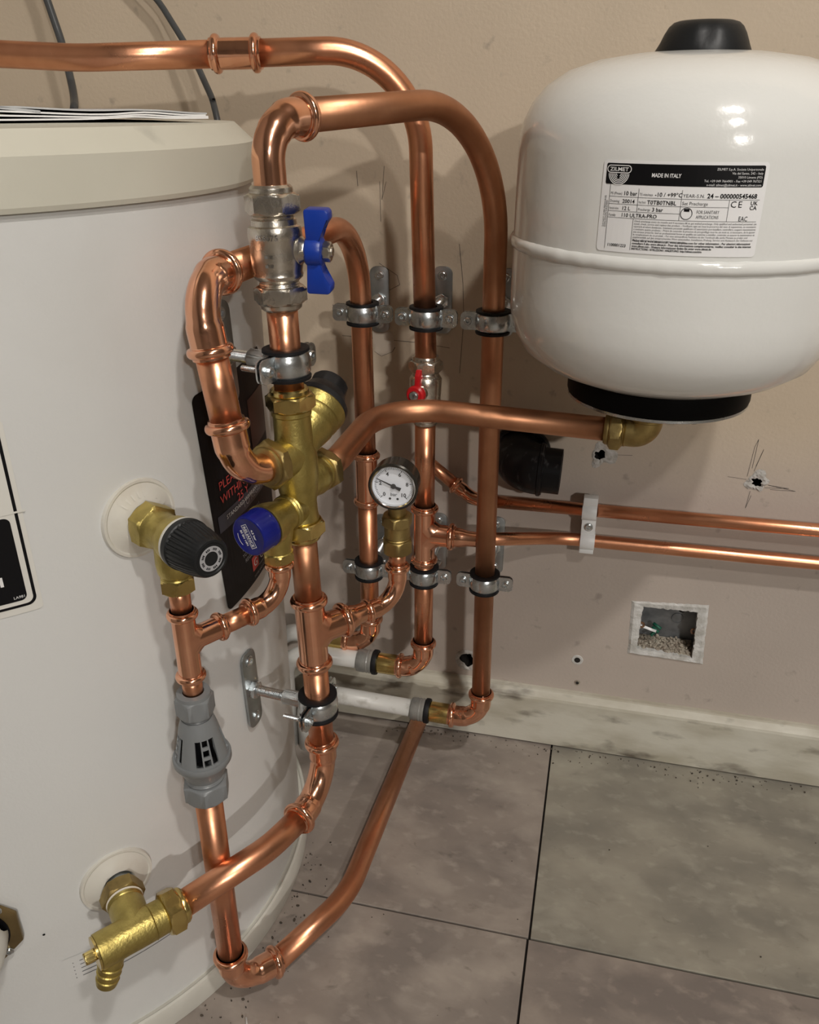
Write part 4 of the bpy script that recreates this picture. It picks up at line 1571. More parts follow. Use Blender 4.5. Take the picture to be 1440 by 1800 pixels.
for k in range(8):
    a = 2 * PI * k / 8 + 0.3
    for da in (-0.16, 0.0, 0.16):
        q = [((0.0061, a + da - 0.05)), ((0.0077, a + da - 0.05)), ((0.0077, a + da + 0.05)), ((0.0061, a + da + 0.05))]
        bm.faces.new([bm.verts.new(fr_ @ V((r_ * math.cos(t_), r_ * math.sin(t_), 0.0003))) for r_, t_ in q])
obj('print', bm, INK, cp, smooth=False)

# ================================================================== TUNDISH
t = thing('tundish', 'grey plastic tundish with open side slots in the discharge pipe', 'tundish', A + V((0, 0, 0.274)))
zz = lambda h: A + V((0, 0, h))
bm = B()
hexnut(bm, zz(0.3565), UP, 0.0258, 0.0175, 0.0020, rot=0.4)
lathe(bm, [(0.0128, 0.0), (0.0126, 0.0030), (0.0108, 0.0034), (0.0080, 0.0034)], zz(0.3735), UP, 32)
obj('top_nut', bm, GREY, t)
bm = B()
lathe(bm, [(0.0105, 0.0), (0.0112, 0.0008), (0.0105, 0.0016), (0.0112, 0.0024), (0.0105, 0.0034), (0.0105, 0.006)], zz(0.3515), UP, 28)
obj('thread', bm, GREY, t)
# slotted cone
z_lo, z_hi = 0.3165, 0.3540
NT, NH = 96, 14


def cone_r(z):
    q = (z - z_lo) / (z_hi - z_lo)
    return 0.0208 + (0.0145 - 0.0208) * min(1, q / 0.78) if q < 0.78 else 0.0145 + (0.0120 - 0.0145) * (q - .78) / .22


bm = B()
gv = [[None] * (NH + 1) for _ in range(NT)]
for i in range(NT):
    a = 2 * PI * i / NT
    for j in range(NH + 1):
        z = z_lo + (z_hi - z_lo) * j / NH
        r = cone_r(z)
        gv[i][j] = bm.verts.new((A.x + r * math.cos(a), A.y + r * math.sin(a), z))
for i in range(NT):
    p = (i - 3) % 24          # four identical groups of slots
    for j in range(NH):
        slot = False
        if 1 <= j <= 8:
            if p in (1, 2, 3, 4, 11, 12, 13, 14):
                slot = True
            if p in (6, 7, 8, 9) and j in (1, 4, 5, 7, 8) or (p in (6, 7, 8, 9) and j in (2,)):
                slot = True
        if slot:
            continue
        bm.faces.new((gv[i][j], gv[(i + 1) % NT][j], gv[(i + 1) % NT][j + 1], gv[i][j + 1]))
cone = obj('slotted_cone', bm, GREY, t, angle=25)
sm = cone.modifiers.new('wall', 'SOLIDIFY')
sm.thickness = 0.0016
sm.offset = -1
bm = B()
lathe(bm, [(0.0090, 0.3150), (0.0090, 0.3535), (0.0, 0.3535)], A, UP, 28)
obj('slot_shade_core', bm, INK, t)  # black core, puts the shade behind the open slots into colour
bm = B()
lathe(bm, [(0.0195, 0.3172), (0.0222, 0.3172), (0.0226, 0.3160), (0.0226, 0.3122), (0.0218, 0.3110), (0.0205, 0.3105), (0.0182, 0.3040), (0.0155, 0.2985), (0.0150, 0.2965), (0.0154, 0.2957), (0.0148, 0.2949), (0.0154, 0.2940), (0.0148, 0.2930), (0.0148, 0.2900), (0.0110, 0.2900)], A, UP, 44)
obj('cup', bm, GREY, t)
bm = B()
hexnut(bm, zz(0.2742), UP, 0.0330, 0.0175, 0.0024, rot=0.15)
obj('bottom_nut', bm, GREY, t)

# ================================================================== DRAIN VALVE
az = -40.0
D0 = cpt(az, 0.2005)
dn = cn(az)
t = thing('drain_valve', 'brass drain valve with a hose spout low on the cylinder', 'valve', D0 + V((0, 0, -.04)))
J = V((-0.3040, -0.5265, 0.2000))
dnj = (J - D0).normalized()
bx_ = (NUT_D - J).normalized()
bm = B()
hexnut(bm, D0 + dnj * 0.0120, dnj, 0.0300, 0.0125, 0.0016, n=6)
obj('union_nut', bm, BRASS_DULL, t)
bm = B()
lathe(bm, [(0.0138, 0.0), (0.0146, 0.0008), (0.0138, 0.0016), (0.0138, 0.0026)], D0 + dnj * 0.0242, dnj, 32)
obj('jointing_tape', bm, PTFE, t)
bm = B()
jl = (J - D0).length
lathe(bm, [(0.0128, 0.0260), (0.0140, 0.0265), (0.0134, 0.0280), (0.0140, 0.0290), (0.0134, 0.0300), (0.0140, 0.0312), (0.0138, jl)], D0, dnj, 36)
lathe(bm, [(0.0118, -0.0300), (0.0136, -0.0295), (0.0138, -0.0240), (0.0136, -0.0100), (0.0138, 0.0), (0.0138, 0.0120), (0.0143, 0.0124), (0.0138, 0.0130), (0.0136, 0.0230), (0.0144, 0.0235), (0.0138, 0.0245), (0.0120, 0.0246)], J, bx_, 40)
# hose spout
hs = J - bx_ * 0.0165
hq = V((-0.3205, -0.5505, 0.1660))
hdv = (hq - hs).normalized()
hl = (hq - hs).length
lathe(bm, [(0.0098, 0.0), (0.0094, hl * .42), (0.0090, hl * .50), (0.0098, hl * .52), (0.0085, hl * .66), (0.0094, hl * .68), (0.0082, hl * .82), (0.0090, hl * .84), (0.0080, hl * .97), (0.0076, hl), (0.0052, hl), (0.0050, hl * .8), (0, hl * .8)], hs, hdv, 32)
obj('body', bm, BRASS, t)
bm = B()
comp_nut(bm, J + bx_ * 0.0225, bx_, 0.0325, 0.0180, R22)
obj('nut', bm, BRASS_SHINY, t)
bm = B()
lathe(bm, [(0.0, 0.0), (0.0128, 0.0), (0.0128, 0.0016), (0, 0.0016)], J - bx_ * 0.0299, -bx_, 32)
obj('gland_face', bm, BRASS_SHINY, t)
bm = B()
hexnut(bm, J - bx_ * 0.0310, -bx_, 0.0088, 0.0085, 0.0009, n=4, xhint=(0, 0, 1))
obj('drain_plug', bm, BRASS_SHINY, t)

# ================================================================== PRESSURE GAUGE
gz = 0.4905
gp = V((GX.x + 0.0007, GX.y - 0.0125, gz))
t = thing('pressure_gauge', 'round white-faced pressure gauge on a brass fitting', 'gauge', V((GX.x, GX.y, 0.4215)))
vg = (V((-0.02, -0.9, 0.62)) - gp)
vg = V((0.06, -0.997, 0.0)).normalized()
bm = B()
hexnut(bm, V((GX.x, GX.y, 0.4215)), UP, 0.0240, 0.0135, 0.0018, rot=.2)
lathe(bm, [(0.0105, 0), (0.0114, 0.001), (0.0107, 0.002), (0.0114, 0.003), (0.0112, 0.004), (0.0112, 0.0135)], V((GX.x, GX.y, 0.4347)), UP, 32)
hexnut(bm, V((GX.x, GX.y, 0.4475)), UP, 0.0236, 0.0105, 0.0015, rot=.5)
lathe(bm, [(0.0078, 0), (0.0078, 0.008), (0.0, 0.008)], V((GX.x, GX.y, 0.4575)), UP, 24)
obj('brass_fitting', bm, BRASS_DULL, t)
bm = B()
RG = 0.0200
KG = RG / 0.0212
lathe(bm, [(0.0, -0.0150), (RG - 0.002, -0.0150), (RG, -0.0135), (RG, 0.0010), (RG + 0.0008, 0.0020), (RG + 0.0008, 0.0042), (RG - 0.0004, 0.0052), (RG - 0.0014, 0.0050)], gp, vg, 56, xhint=(0, 0, 1))
obj('case', bm, GAUGE_RING, t)
bm = B()
lathe(bm, [(RG - 0.0014, 0.0050), (RG - 0.0020, 0.0052), (RG - 0.0027, 0.0046), (RG - 0.0027, 0.0008)], gp, vg, 56)
obj('bezel', bm, CHROME, t)
bm = B()
lathe(bm, [(0, 0.0010), (RG - 0.0026, 0.0010)], gp, vg, 56)
dial = obj('dial', bm, DIAL, t)
gr = UP.cross(vg).normalized()
gu = vg.cross(gr).normalized()


def on_dial(h):
    return lambda x, y: gp + vg * h + gr * (x * KG) + gu * (y * KG)


bm = B()
for k in range(51):
    v_ = k * 0.2
    a = math.radians(225 - 27 * v_)
    big = (k % 10 == 0)
    r1_ = 0.0170
    r0_ = r1_ - (0.0027 if big else 0.0016 if k % 5 else 0.0020)
    hw = 0.0003 if big else 0.00018
    ca, sa = math.cos(a), math.sin(a)
    bm.faces.new([bm.verts.new(on_dial(0.0013)(r_ * ca - s_ * sa, r_ * sa + s_ * ca)) for r_, s_ in ((r0_, -hw), (r1_, -hw), (r1_, hw), (r0_, hw))])
for v_ in (0, 2, 4, 6, 8, 10):
    a = math.radians(225 - 27 * v_)
    put_text(bm, str(v_), 0.0050, 0.0120 * math.cos(a), 0.0120 * math.sin(a) - 0.0017, on_dial(0.0013), 'CENTER', 0.0001)
put_text(bm, 'bar', 0.0046, 0.0, -0.0098, on_dial(0.0013), 'CENTER')
for x in (-0.0034, 0.0034):
    put_disc(bm, x, -0.0125, 0, 0.0011, on_dial(0.0013), 14)
obj('print', bm, INK, dial, smooth=False)
bm = B()
a = math.radians(225 - 27 * 2.55)
ca, sa = math.cos(a), math.sin(a)
Mn = Matrix((gr, gu, vg)).transposed().to_4x4()
Mn.translation = gp + vg * 0.0024
nd = [(-0.0065, -0.0016), (-0.0025, -0.0010), (0.0, -0.0007), (0.0152, -0.00025), (0.0152, 0.00025), (0.0, 0.0007), (-0.0025, 0.0010), (-0.0065, 0.0016)]
prism(bm, [(x * ca - y * sa, x * sa + y * ca) for x, y in nd], Mn, 0, 0.0004)
lathe(bm, [(0.0021, 0.0022), (0.0021, 0.0032), (0.0010, 0.0036), (0, 0.0036)], gp, vg, 20)
obj('needle', bm, INK, t, smooth=False)
bm = B()
lathe(bm, [(0, 0.0044), (RG - 0.0024, 0.0044)], gp, vg, 48)
obj('glass', bm, GLASS, t)

# ================================================================== EXPANSION VESSEL
VX, VY, RV = 0.051, -0.165, 0.132
ves = thing('expansion_vessel', 'white steel expansion vessel hung in front of the wall', 'expansion vessel', (VX, VY, 0.541))
bm = B()
lathe(bm, [(0.0, 0.5610), (0.060, 0.5615), (0.083, 0.5645), (0.102, 0.5720), (0.118, 0.5835), (0.1275, 0.5995), (0.1315, 0.6145), (RV, 0.6300), (RV, 0.6650), (RV, 0.6800), (RV, 0.7400), (0.1312, 0.7510), (0.1285, 0.7615), (0.1225, 0.7735),
           (0.1125, 0.7850), (0.0970, 0.7948), (0.0760, 0.8015), (0.050, 0.8055), (0.025, 0.8070), (0, 0.8075)], (VX, VY, 0), UP, 128)
obj('shell', bm, WHITE_ENAMEL, ves, angle=60)
bm = B()
n = 220
rng = []
sec = [(RV - 0.001, 0.6665), (RV + 0.0014, 0.6678), (RV + 0.0026, 0.6705), (RV + 0.0026, 0.6735), (RV + 0.0014, 0.6762), (RV - 0.001, 0.6775)]
for k in range(n):
    a = 2 * PI * k / n
    j = noise.noise(V((math.cos(a) * 14, math.sin(a) * 14, 3))) * 0.0005
    j2 = noise.noise(V((math.cos(a) * 30, math.sin(a) * 30, 9))) * 0.0004
    rng.append([bm.verts.new((VX + (r + j) * math.cos(a), VY + (r + j) * math.sin(a), z + j2)) for r, z in sec])
for k in range(n):
    a_, b_ = rng[k], rng[(k + 1) % n]
    for i in range(len(sec) - 1):
        bm.faces.new((a_[i], b_[i], b_[i + 1], a_[i + 1]))
obj('weld_seam', bm, WHITE_ENAMEL, ves, angle=80)
bm = B()
lathe(bm, [(0.0335, 0.8045), (0.0345, 0.8058), (0.0343, 0.8075), (0.0325, 0.8125), (0.0300, 0.8180), (0.0272, 0.8225), (0.0240, 0.8252), (0.0200, 0.8264), (0, 0.8270)], (VX, VY, 0), UP, 64,
      rmod=lambda r, h, a: r * (1 - (0.055 * max(0, math.cos(4 * a)) ** 3 if 0.81 < h < 0.8255 else 0)))
obj('valve_cap', bm, BLACK_SOFT, ves)
bm = B()
lathe(bm, [(0.0, 0.5435), (0.0735, 0.5435), (0.0765, 0.5447), (0.0775, 0.5470), (0.0775, 0.5630), (0.070, 0.5640)], (VX, VY, 0), UP, 96)
obj('flange_ring', bm, FLANGE_BLACK, ves)
bm = B()
lathe(bm, [(0.0, 0.5413), (0.0750, 0.5413), (0.0768, 0.5423), (0.0768, 0.5445), (0.0, 0.5445)], (VX, VY, 0), UP, 96)
obj('flange', bm, ZINC, ves)
for k in range(6):
    a = math.radians(60 * k - 60)
    bm = B()
    hexnut(bm, (VX + 0.0560 * math.cos(a), VY + 0.0560 * math.sin(a), 0.5353), UP, 0.0105, 0.0062, 0.0008)
    obj('flange_bolt', bm, INK, ves)
bm = B()
lathe(bm, [(0.0, 0.5240), (0.0130, 0.5240), (0.0130, 0.5425), (0, 0.5425)], (0.0465, VY, 0), UP, 28)
obj('spigot', bm, BRASS_DULL, ves)
# wall strap behind the vessel
bm = B()
box(bm, (VX, -0.0125, 0.6720), (0.11, 0.0245, 0.030), None, 0.001)
box(bm, (VX, -0.029, 0.6720), (0.03, 0.012, 0.026), None, 0.001)
obj('mounting_bracket', bm, ZINC_DULL, ves)


# rating label
def on_ves(d):
    def fn(x, y):
        a = math.radians(-117.7) + x / RV
        return V((VX + (RV + d) * math.cos(a), VY + (RV + d) * math.sin(a), 0.6800 + y))
    return fn


LW, LH = 46.2 * math.radians(1) * RV, 0.0585
v0, v1, v2, v3 = on_ves(0.0004), on_ves(0.0006), on_ves(0.0008), on_ves(0.0010)
bm = B()
put_round_rect(bm, 0, 0, LW, LH, 0.0025, v0, 24)
vl = obj('rating_label', bm, PAPER, ves, label='printed white rating label', smooth=False)
bm = B()
HX0, HX1, HY0, HY1 = 0.0025, LW - 0.0025, LH - 0.0150, LH - 0.0020
put_round_rect(bm, HX0, HY0, HX1, HY1, 0.0012, v1, 24)
obj('header', bm, INK, vl, smooth=False)
bm = B()
# emblem: lozenge with name over a ribbed bowl and drop
ex, ey = 0.0115, HY1 - 0.0036


def pill(bm, cx, cy, wd, ht, th, fn):
    outer = rrect(wd, ht, ht / 2 * .98, 6, cx, cy)
    inner = rrect(wd - 2 * th, ht - 2 * th, (ht / 2 - th) * .98, 6, cx, cy)
    ring_faces(bm, [bm.verts.new(fn(*p)) for p in inner], [bm.verts.new(fn(*p)) for p in outer])


pill(bm, ex, ey, 0.0170, 0.0050, 0.00055, v2)
put_text(bm, 'ZILMET', 0.0033, ex, ey - 0.0012, v2, 'CENTER', 0.00006, width=0.0130)
for k in range(6):
    r_ = 0.0072 - k * 0.00105
    arc = [(ex + r_ * math.cos(a), ey - 0.0028 + r_ * .98 * math.sin(a)) for a in [-PI + PI * q / 16 for q in range(17)]]
    for p, q in zip(arc, arc[1:]):
        c = (ex, ey - 0.0028)
        sc = 1 - 0.00055 / r_
        bm.faces.new([bm.verts.new(v2(*z)) for z in (p, q, (c[0] + (q[0] - c[0]) * sc, c[1] + (q[1] - c[1]) * sc), (c[0] + (p[0] - c[0]) * sc, c[1] + (p[1] - c[1]) * sc))])
put_text(bm, 'MADE IN ITALY', 0.0034, 0.0335, HY0 + 0.0052, v2, 'LEFT', 0.00008, width=0.0185)
for k, s in enumerate(('ZILMET S.p.A. Societa Unipersonale', 'Via del Santo, 242 - Italy', '35010 Limena (PD)', 'Tel. +39 049 7664901 - Fax +39 049 767321', 'e-mail: zilmet@zilmet.it - www.zilmet.com')):
    put_text(bm, s, 0.0020, HX1 - 0.0012, HY1 - 0.0030 - k * 0.00235, v2, 'RIGHT')
obj('header_print', bm, PRINT_WHITE, vl, smooth=False)
bm = B()
put_disc(bm, ex, ey - 0.0048, 0, 0.0010, v3, 12)
lw_ = 0.00022


def hl(x0, x1, y):
    put_rect(bm, x0, y, x1, y + lw_, v1, 12, 1)


def vln(x, y0, y1):
    put_rect(bm, x, y0, x + lw_, y1, v1)


gx0, gx1 = 0.0062, LW - 0.0030
c1_, c2_, c3_ = 0.0262, 0.0540, 0.0840
gy = [HY0 - 0.0020, HY0 - 0.0078, HY0 - 0.0125, HY0 - 0.0170, HY0 - 0.0212]
hl(gx0, gx1, gy[1])
hl(gx0, c3_, gy[2])
hl(gx0, c2_, gy[3])
hl(gx0, gx1, gy[4])
vln(c1_, gy[3], HY0 - 0.0022)
vln(c2_, gy[4], HY0 - 0.0022)
vln(c3_, gy[4], gy[1])
vln(gx0, 0.002, HY0)
vln(0.0245, 0.002, gy[4])
put_text(bm, '10 bar', 0.0036, 0.0160, gy[1] + 0.0012, v1, bold=.00004)
put_text(bm, '-10 / +99\u00b0C', 0.0036, 0.0370, gy[1] + 0.0012, v1, bold=.00004)
put_text(bm, '24 \u2013 000000545468', 0.0040, 0.0698, gy[1] + 0.0010, v1, bold=.0001, width=0.0315)
put_text(bm, '20014', 0.0034, 0.0158, gy[2] + 0.0010, v1, bold=.00004)
put_text(bm, 'T0TB0TNBL', 0.0036, 0.0325, gy[2] + 0.0009, v1, bold=.00004)
put_text(bm, '12 L', 0.0034, 0.0158, gy[3] + 0.0010, v1, bold=.00004)
put_text(bm, '3 bar', 0.0034, 0.0362, gy[3] + 0.0010, v1, bold=.00004)
put_text(bm, '110 ULTRA-PRO', 0.0034, 0.0158, gy[4] + 0.0009, v1, bold=.00004)
put_text(bm, 'CE', 0.0056, 0.0850, gy[2] + 0.0002, v1, spacing=1.3)
put_text(bm, 'UK', 0.0034, 0.0978, gy[2] + 0.0017, v1, bold=.00005)
put_text(bm, 'CA', 0.0034, 0.0976, gy[2] - 0.0012, v1, bold=.00005)
put_text(bm, 'EAC', 0.0042, 0.0915, gy[4] + 0.0005, v1, width=0.0056)
put_text(bm, '1100001223', 0.0027, 0.0080, 0.0036, v1, bold=.00003)
put_disc(bm, 0.0583, gy[3] + 0.0004, 0.0034, 0.0038, v1, 32)
put_rect(bm, 0.0566, gy[3] + 0.0017, 0.0600, gy[3] + 0.0034, v1)
pill(bm, LW / 2, LH / 2, LW - 0.0044, LH - 0.0034, 0.00018, v1) if False else None
bl_ = ['Please, see at www.zilmet.co.uk ; www.zilmetusa.com for other information - Per ulteriori informazioni', 'consultare il sito www.zilmet.it - Pour des informations complementaires, veuillez consulter le site internet',
       'www.zilmet.com - Weitere Informationen finden Sie unter www.zilmet.de', 'INSTRUCTIONS / ISTRUZIONI / ANLEITUNG: http://zilmet.com/it/m']
for k, s in enumerate(bl_):
    put_text(bm, s, 0.0019, 0.0255, 0.0078 - k * 0.0018, v1, bold=.00004, width=min(0.0775, 0.00075 * len(s)))
obj('black_print', bm, INK, vl, smooth=False)
bm = B()
for s, x, y, wd in (('PS (Pmax)', 0.0070, gy[1] + 0.0014, 0.0080), ('TS min/max', 0.0270, gy[1] + 0.0014, 0.0088), ('YEAR-S.N.', 0.0548, gy[1] + 0.0012, 0.0136), ('Drawing', 0.0070, gy[2] + 0.0012, 0.0066),
                    ('Prod. Period', 0.0270, gy[2] + 0.0012, 0.0045), ('Nominal volume', 0.0070, gy[3] + 0.0012, 0.0066), ('Precharge', 0.0270, gy[3] + 0.0012, 0.0080), ('Set Precharge', 0.0548, gy[2] + 0.0012, 0.0160),
                    ('Family', 0.0070, gy[4] + 0.0010, 0.0050), ('FOR SANITARY', 0.0645, gy[3] + 0.0006, 0.0142), ('APPLICATIONS', 0.0645, gy[3] - 0.0025, 0.0142)):
    put_text(bm, s, 0.0030 if wd > .01 else 0.0023, x, y, v1, width=wd)
small = ['Check precharge every six months and if necessary fill to get wished precharge. Only qualified and authorised personnel can', 'install, check, service and replace this product. - Verificare ogni sei mesi la precarica del vaso di espansione, se necessario',
         'riportarla al valore desiderato. Solamente personale qualificato ed autorizzato puo installare, controllare, eseguire manutenzione', 'e sostituire questo prodotto. - Priere de controler la pression de pre-gonflage tous les six mois et, si necessaire, de le ajuster',
         'aux niveaux prescrits. Seul un professionnel forme et qualifie est autorise a installer, controler et assurer la maintenance et', 'le remplacement de ce produit. - Fur eine einwandfreie Funktion ist der Vordruck alle sechs Monate zu prufen und',
         'gegebenenfalls auf den entsprechenden Wert einzustellen. Installation, Prufung, Service und Austausch des Gefasses nur', 'durch qualifiziertes Fachpersonal vorgenommen werden.']
for k, s in enumerate(small):
    put_text(bm, s, 0.0017, 0.0255, gy[4] - 0.0019 - k * 0.00172, v1, width=min(0.0785, 0.00066 * len(s)))
put_text(bm, 'DO NOT OVER-PRESSURISE', 0.0018, 0.0042, 0.0160, v1, rot=PI / 2, width=0.020)
put_text(bm, 'EXPLOSION HAZARD', 0.0018, 0.0056, 0.0160, v1, rot=PI / 2, width=0.017)
obj('grey_print', bm, INK_SOFT, vl, smooth=False)

# vessel connection: pipe and brass elbow
VE = V((0.0465, VY, 0.5055))
t = thing('brass_elbow', 'brass compression elbow under the expansion vessel', 'pipe fitting', VE - V((0, 0, 0.015)))
bm = B()
pts = fillet([VE + V((-0.0190, 0.0015, 0)), VE, VE + V((0, 0, 0.0200))], 0.011, 12)
sweep(bm, pts, 0.0138, 32)
lathe(bm, [(0.0138, 0.0), (0.0150, 0.001), (0.0150, 0.006), (0.0138, 0.0072)], VE + V((0, 0, 0.012)), UP, 32)
obj('body', bm, BRASS_DULL, t)
bm = B()
lathe(bm, [(0.0138, 0.0), (0.0146, 0.0008), (0.0138, 0.0018), (0.0146, 0.0028), (0.0138, 0.0038)], VE + V((-0.0170, 0.0013, 0)), (-1, 0.06, 0), 32)
comp_nut(bm, VE + V((-0.0200, 0.0014, 0)), (-1, 0.06, 0), 0.0315, 0.0165, R22)
obj('nut', bm, BRASS_DULL, t)
pipe('copper pipe bending from the brass valve across to the expansion vessel', [PV + vdir * 0.047, PV + vdir * 0.062 + V((0.0008, 0.004, 0)), V((-0.2035, -0.148, 0.5070)), VE + V((-0.0345, 0.0022, 0))], [0.05, 0.060], n=24, m=COPPER_DULL)

# ================================================================== WALL ITEMS
# black waste elbow
t = thing('waste_elbow', 'black plastic waste pipe elbow coming out of the wall', 'pipe fitting', (-0.078, -0.03, 0.37))
bm = B()
cw = V((-0.0790, -0.0360, 0.4075))
sweep(bm, fillet([cw + V((0, 0.036, 0.004)), cw, cw + V((0.030, 0.0, -0.001))], 0.024, 12), 0.0285, 36)
lathe(bm, [(0.0285, 0.0), (0.0300, 0.0010), (0.0300, 0.0040), (0.0288, 0.0050)], cw + V((0.024, 0, -0.001)), (1, 0, -0.03), 36)
obj('elbow', bm, WASTE, t)
bm = B()
lathe(bm, [(0.0255, 0.0), (0.0255, 0.0215), (0.0232, 0.0218), (0.0228, 0.004), (0, 0.004)], cw + V((0.0275, 0, -0.001)), (1, 0, -0.03), 36)
obj('spigot', bm, WASTE, t)
bm = B()
lathe(bm, [(0.0300, 0.0), (0.0345, 0.0005), (0.0345, 0.0060), (0.0330, 0.0080), (0.0295, 0.0085)], (cw.x, -0.0002, cw.z + 0.004), (0, -1, 0), 36, rmod=lambda r, h, a: r * (1 + .02 * math.sin(5 * a)))
obj('wall_collar', bm, WASTE, t)

# white double clip
t = thing('double_pipe_clip', 'white plastic clip holding both thin wall pipes', 'pipe clip', (0.006, -0.012, 0.305))
cxm = 0.0060
bm = B()
for z in (0.3556, 0.3170):
    sx = 0.0005 if z < .34 else -0.0005
    lathe(bm, [(0.0078, -0.0082), (0.0112, -0.0082), (0.0115, -0.0076), (0.0115, 0.0076), (0.0112, 0.0082), (0.0078, 0.0082), (0.0078, -0.0082)], (cxm + sx, -0.0215, z), (1, 0, 0), 32)
box(bm, (cxm, -0.0065, 0.3363), (0.0160, 0.0125, 0.060), None, 0.0008)
box(bm, (cxm, -0.0190, 0.3365), (0.0160, 0.0150, 0.0200), None, 0.0008)
box(bm, (cxm - .0003, -0.0255, 0.3700), (0.0160, 0.012, 0.0100), None, 0.0008)
box(bm, (cxm + .0003, -0.0250, 0.3062), (0.0160, 0.010, 0.0050), None, 0.0006)
obj('body', bm, WHITE_PL, t)
bm = B()
screw_head(bm, (cxm, -0.0262, 0.3366), (0, -1, 0), 0.0042, 0.0020)
obj('screw', bm, ZINC, t)

# socket box without its cover
t = thing('socket_back_box', 'open metal socket back box with rubble, set in the wall', 'socket box', (0.1135, 0.0, 0.158))
x0_, x1_, z0_, z1_ = SOCKET
bm = B()
dp = 0.030


def q4(*ps):
    bm.faces.new([bm.verts.new(p) for p in ps])


g = 0.0012
q4((x0_ - g, dp, z0_ - g), (x1_ + g, dp, z0_ - g), (x1_ + g, dp, z1_ + g), (x0_ - g, dp, z1_ + g))
q4((x0_ - g, 0.001, z0_ - g), (x0_ - g, dp, z0_ - g), (x0_ - g, dp, z1_ + g), (x0_ - g, 0.001, z1_ + g))
q4((x1_ + g, dp, z0_ - g), (x1_ + g, 0.001, z0_ - g), (x1_ + g, 0.001, z1_ + g), (x1_ + g, dp, z1_ + g))
q4((x0_ - g, 0.001, z1_ + g), (x0_ - g, dp, z1_ + g), (x1_ + g, dp, z1_ + g), (x1_ + g, 0.001, z1_ + g))
q4((x0_ - g, dp, z0_ - g), (x0_ - g, 0.001, z0_ - g), (x1_ + g, 0.001, z0_ - g), (x1_ + g, dp, z0_ - g))
obj('box', bm, BOX_METAL, t, smooth=False)
# raised plaster rim, jagged inside
bm = B()
out_c = [V((0.0668, 0, 0.2300)), V((0.1555, 0, 0.2365)), V((0.1605, 0, 0.1520)), V((0.0705, 0, 0.1535))]
in_c = [V((0.0810, 0, 0.2245)), V((0.1445, 0, 0.2255)), V((0.1470, 0, 0.1590)), V((0.0800, 0, 0.1625))]
ins, outs, mids = [], [], []
N_ = 22
for k in range(4):
    for i in range(N_):
        f = i / N_
        po = out_c[k].lerp(out_c[(k + 1) % 4], f)
        pi_ = in_c[k].lerp(in_c[(k + 1) % 4], f)
        j = noise.noise(V((po.x * 180, po.z * 180, 2))) * 0.0016
        j2 = noise.noise(V((po.x * 330, po.z * 330, 7))) * 0.0013
        cdirn = (V((0.1135, 0, 0.192)) - po).normalized()
        outs.append(bm.verts.new(po + cdirn * j + V((0, -0.0002, 0))))
        mids.append(bm.verts.new(po.lerp(pi_, 0.25) + V((0, -0.0022 - abs(j2), 0))))
        ins.append(bm.verts.new(pi_ + cdirn * (j2 * 1.4) + V((0, -0.0016, 0))))
inb = [bm.verts.new(v_.co + V((0, 0.007, 0))) for v_ in ins]
ring_faces(bm, outs, mids)
ring_faces(bm, mids, ins)
ring_faces(bm, ins, inb)
bmesh.ops.recalc_face_normals(bm, faces=bm.faces)
obj('plaster_rim', bm, PLASTER_WHITE, t, smooth=False)
for px, pz, pr in ((0.0905, 0.2150, 0.0038), (0.1065, 0.2140, 0.0019), (0.1305, 0.2085, 0.0048)):
    bm = B()
    lathe(bm, [(pr, 0.0002), (pr * .9, 0.0008), (0, 0.0008)], (px, dp, pz), (0, -1, 0), 18)
    obj('screw_hole', bm, DARK, t)
bm = B()
lathe(bm, [(0.0072, 0.0002), (0.0070, 0.0011), (0.0064, 0.0012), (0.0062, 0.0006), (0.002, 0.0010), (0, 0.0010)], (0.1265, dp, 0.1950), (0, -1, 0), 28)
obj('knockout', bm, BOX_METAL, t)
for lx_ in (x0_ + 0.0030, x1_ - 0.0030):
    bm = B()
    lathe(bm, [(0.0018, 0.0), (0.0042, 0.0), (0.0042, 0.0016), (0.0018, 0.0016), (0.0018, 0.0)], (lx_, 0.0055, 0.1945), (0, -1, 0), 18)
    obj('fixing_lug', bm, BRASS_RUST, t)
bm = B()
for k in range(170):
    px = x0_ + 0.002 + rnd.random() * (x1_ - x0_ - 0.004)
    py = 0.003 + rnd.random() * (dp - 0.006)
    hmax = 0.008 * (py / dp) * (1.1 - abs((px - 0.118) / 0.05) ** 2 * .5) + .002
    pz = z0_ + max(0.001, hmax) * (0.6 + 0.4 * rnd.random())
    s_ = 0.0012 + 0.0022 * rnd.random()
    M = Matrix.Translation((px, py, pz)) @ Matrix.Rotation(rnd.random() * 6, 4, V((rnd.random(), rnd.random(), rnd.random() + .1)).normalized())
    bmesh.ops.create_icosphere(bm, subdivisions=1, radius=s_, matrix=M @ Matrix.Diagonal((1, .8, .6, 1)))
nv = len(bm.verts)
q4((x0_, 0.002, z0_ + 0.001), (x1_, 0.002, z0_ + 0.001), (x1_, dp - .001, z0_ + 0.007), (x0_, dp - .001, z0_ + 0.007))
o = obj('plaster_rubble', bm, RUBBLE, t, smooth=False)
o['kind'] = 'stuff'
bm = B()
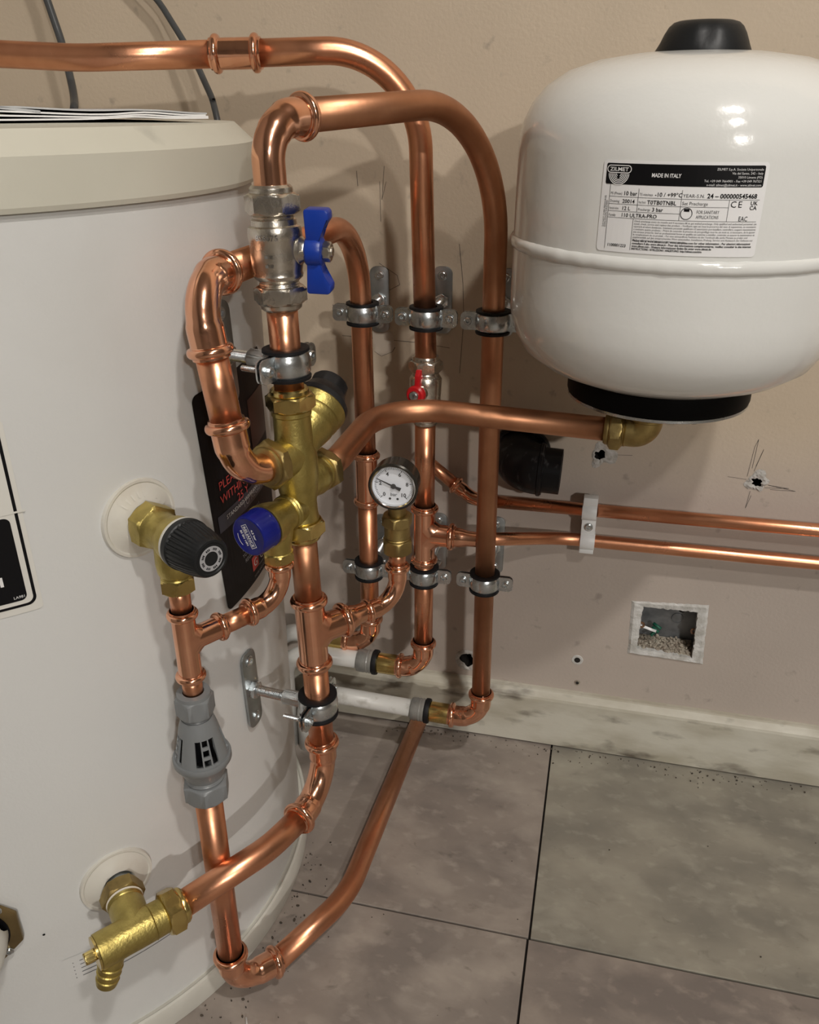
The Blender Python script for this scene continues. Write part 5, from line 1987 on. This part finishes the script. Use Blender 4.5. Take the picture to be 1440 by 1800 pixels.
M = Matrix.Translation((0.0890, 0.010, 0.1880)) @ Matrix.Scale(1.35, 4) @ Matrix.Rotation(0.3, 4, 'Y') @ Matrix.Rotation(-.5, 4, 'X')
prism(bm, [(-0.0085, -0.004), (0.004, -0.0055), (0.0095, -0.001), (0.006, 0.0045), (-0.0085, 0.0055)], M, -0.0012, 0.0012, 0.0003)
obj('white_fragment', bm, WHITE_PL, t)
bm = B()
for a_, b_ in (((0.098, 0.020, 0.189), (0.107, 0.014, 0.186)), ((0.097, 0.018, 0.185), (0.105, 0.013, 0.181)), ((0.100, 0.015, 0.180), (0.096, 0.012, 0.176))):
    sweep(bm, [a_, b_], 0.0021, 10)
obj('green_wire', bm, GREEN, t)

# ================================================================== DIRT ON THE FLOOR
bm = B()


def crumb(x, y, s):
    M = Matrix.Translation((x, y, s * 0.45)) @ Matrix.Rotation(rnd.random() * 6, 4, V((rnd.random(), rnd.random(), rnd.random() + .1)).normalized())
    bmesh.ops.create_icosphere(bm, subdivisions=1, radius=s, matrix=M @ Matrix.Diagonal((1, .8, .6, 1)))


for k in range(170):            # along the skirting
    crumb(-0.25 + rnd.random() * 0.75, -0.018 - abs(rnd.gauss(0, 0.012)), 0.0006 + 0.0012 * rnd.random() ** 2)
for k in range(90):             # behind the discharge pipe, beside the cylinder
    a = math.radians(-35 + rnd.random() * 48)
    rr = 0.290 + abs(rnd.gauss(0, 0.020))
    crumb(AX.x + rr * math.cos(a), AX.y + rr * math.sin(a), 0.0006 + 0.0016 * rnd.random() ** 2)
for k in range(45):             # scattered
    crumb(-0.27 + rnd.random() * 0.65, -0.03 - rnd.random() * 0.5, 0.0004 + 0.0009 * rnd.random() ** 2)
obj('floor_grit', bm, CRUMB, label='dark grit and crumbs scattered over the tiles', cat='grit', kind='stuff', smooth=False)
bm = B()
sweep(bm, fillet([(-0.262, -0.455, 0.0015), (-0.256, -0.466, 0.0016), (-0.250, -0.463, 0.0016), (-0.246, -0.458, 0.0015)], 0.004, 5), 0.0010, 6)
obj('plastic_shaving', bm, WHITE_PL, label='curled white plastic shaving on the tile near the floor elbow', cat='shaving')
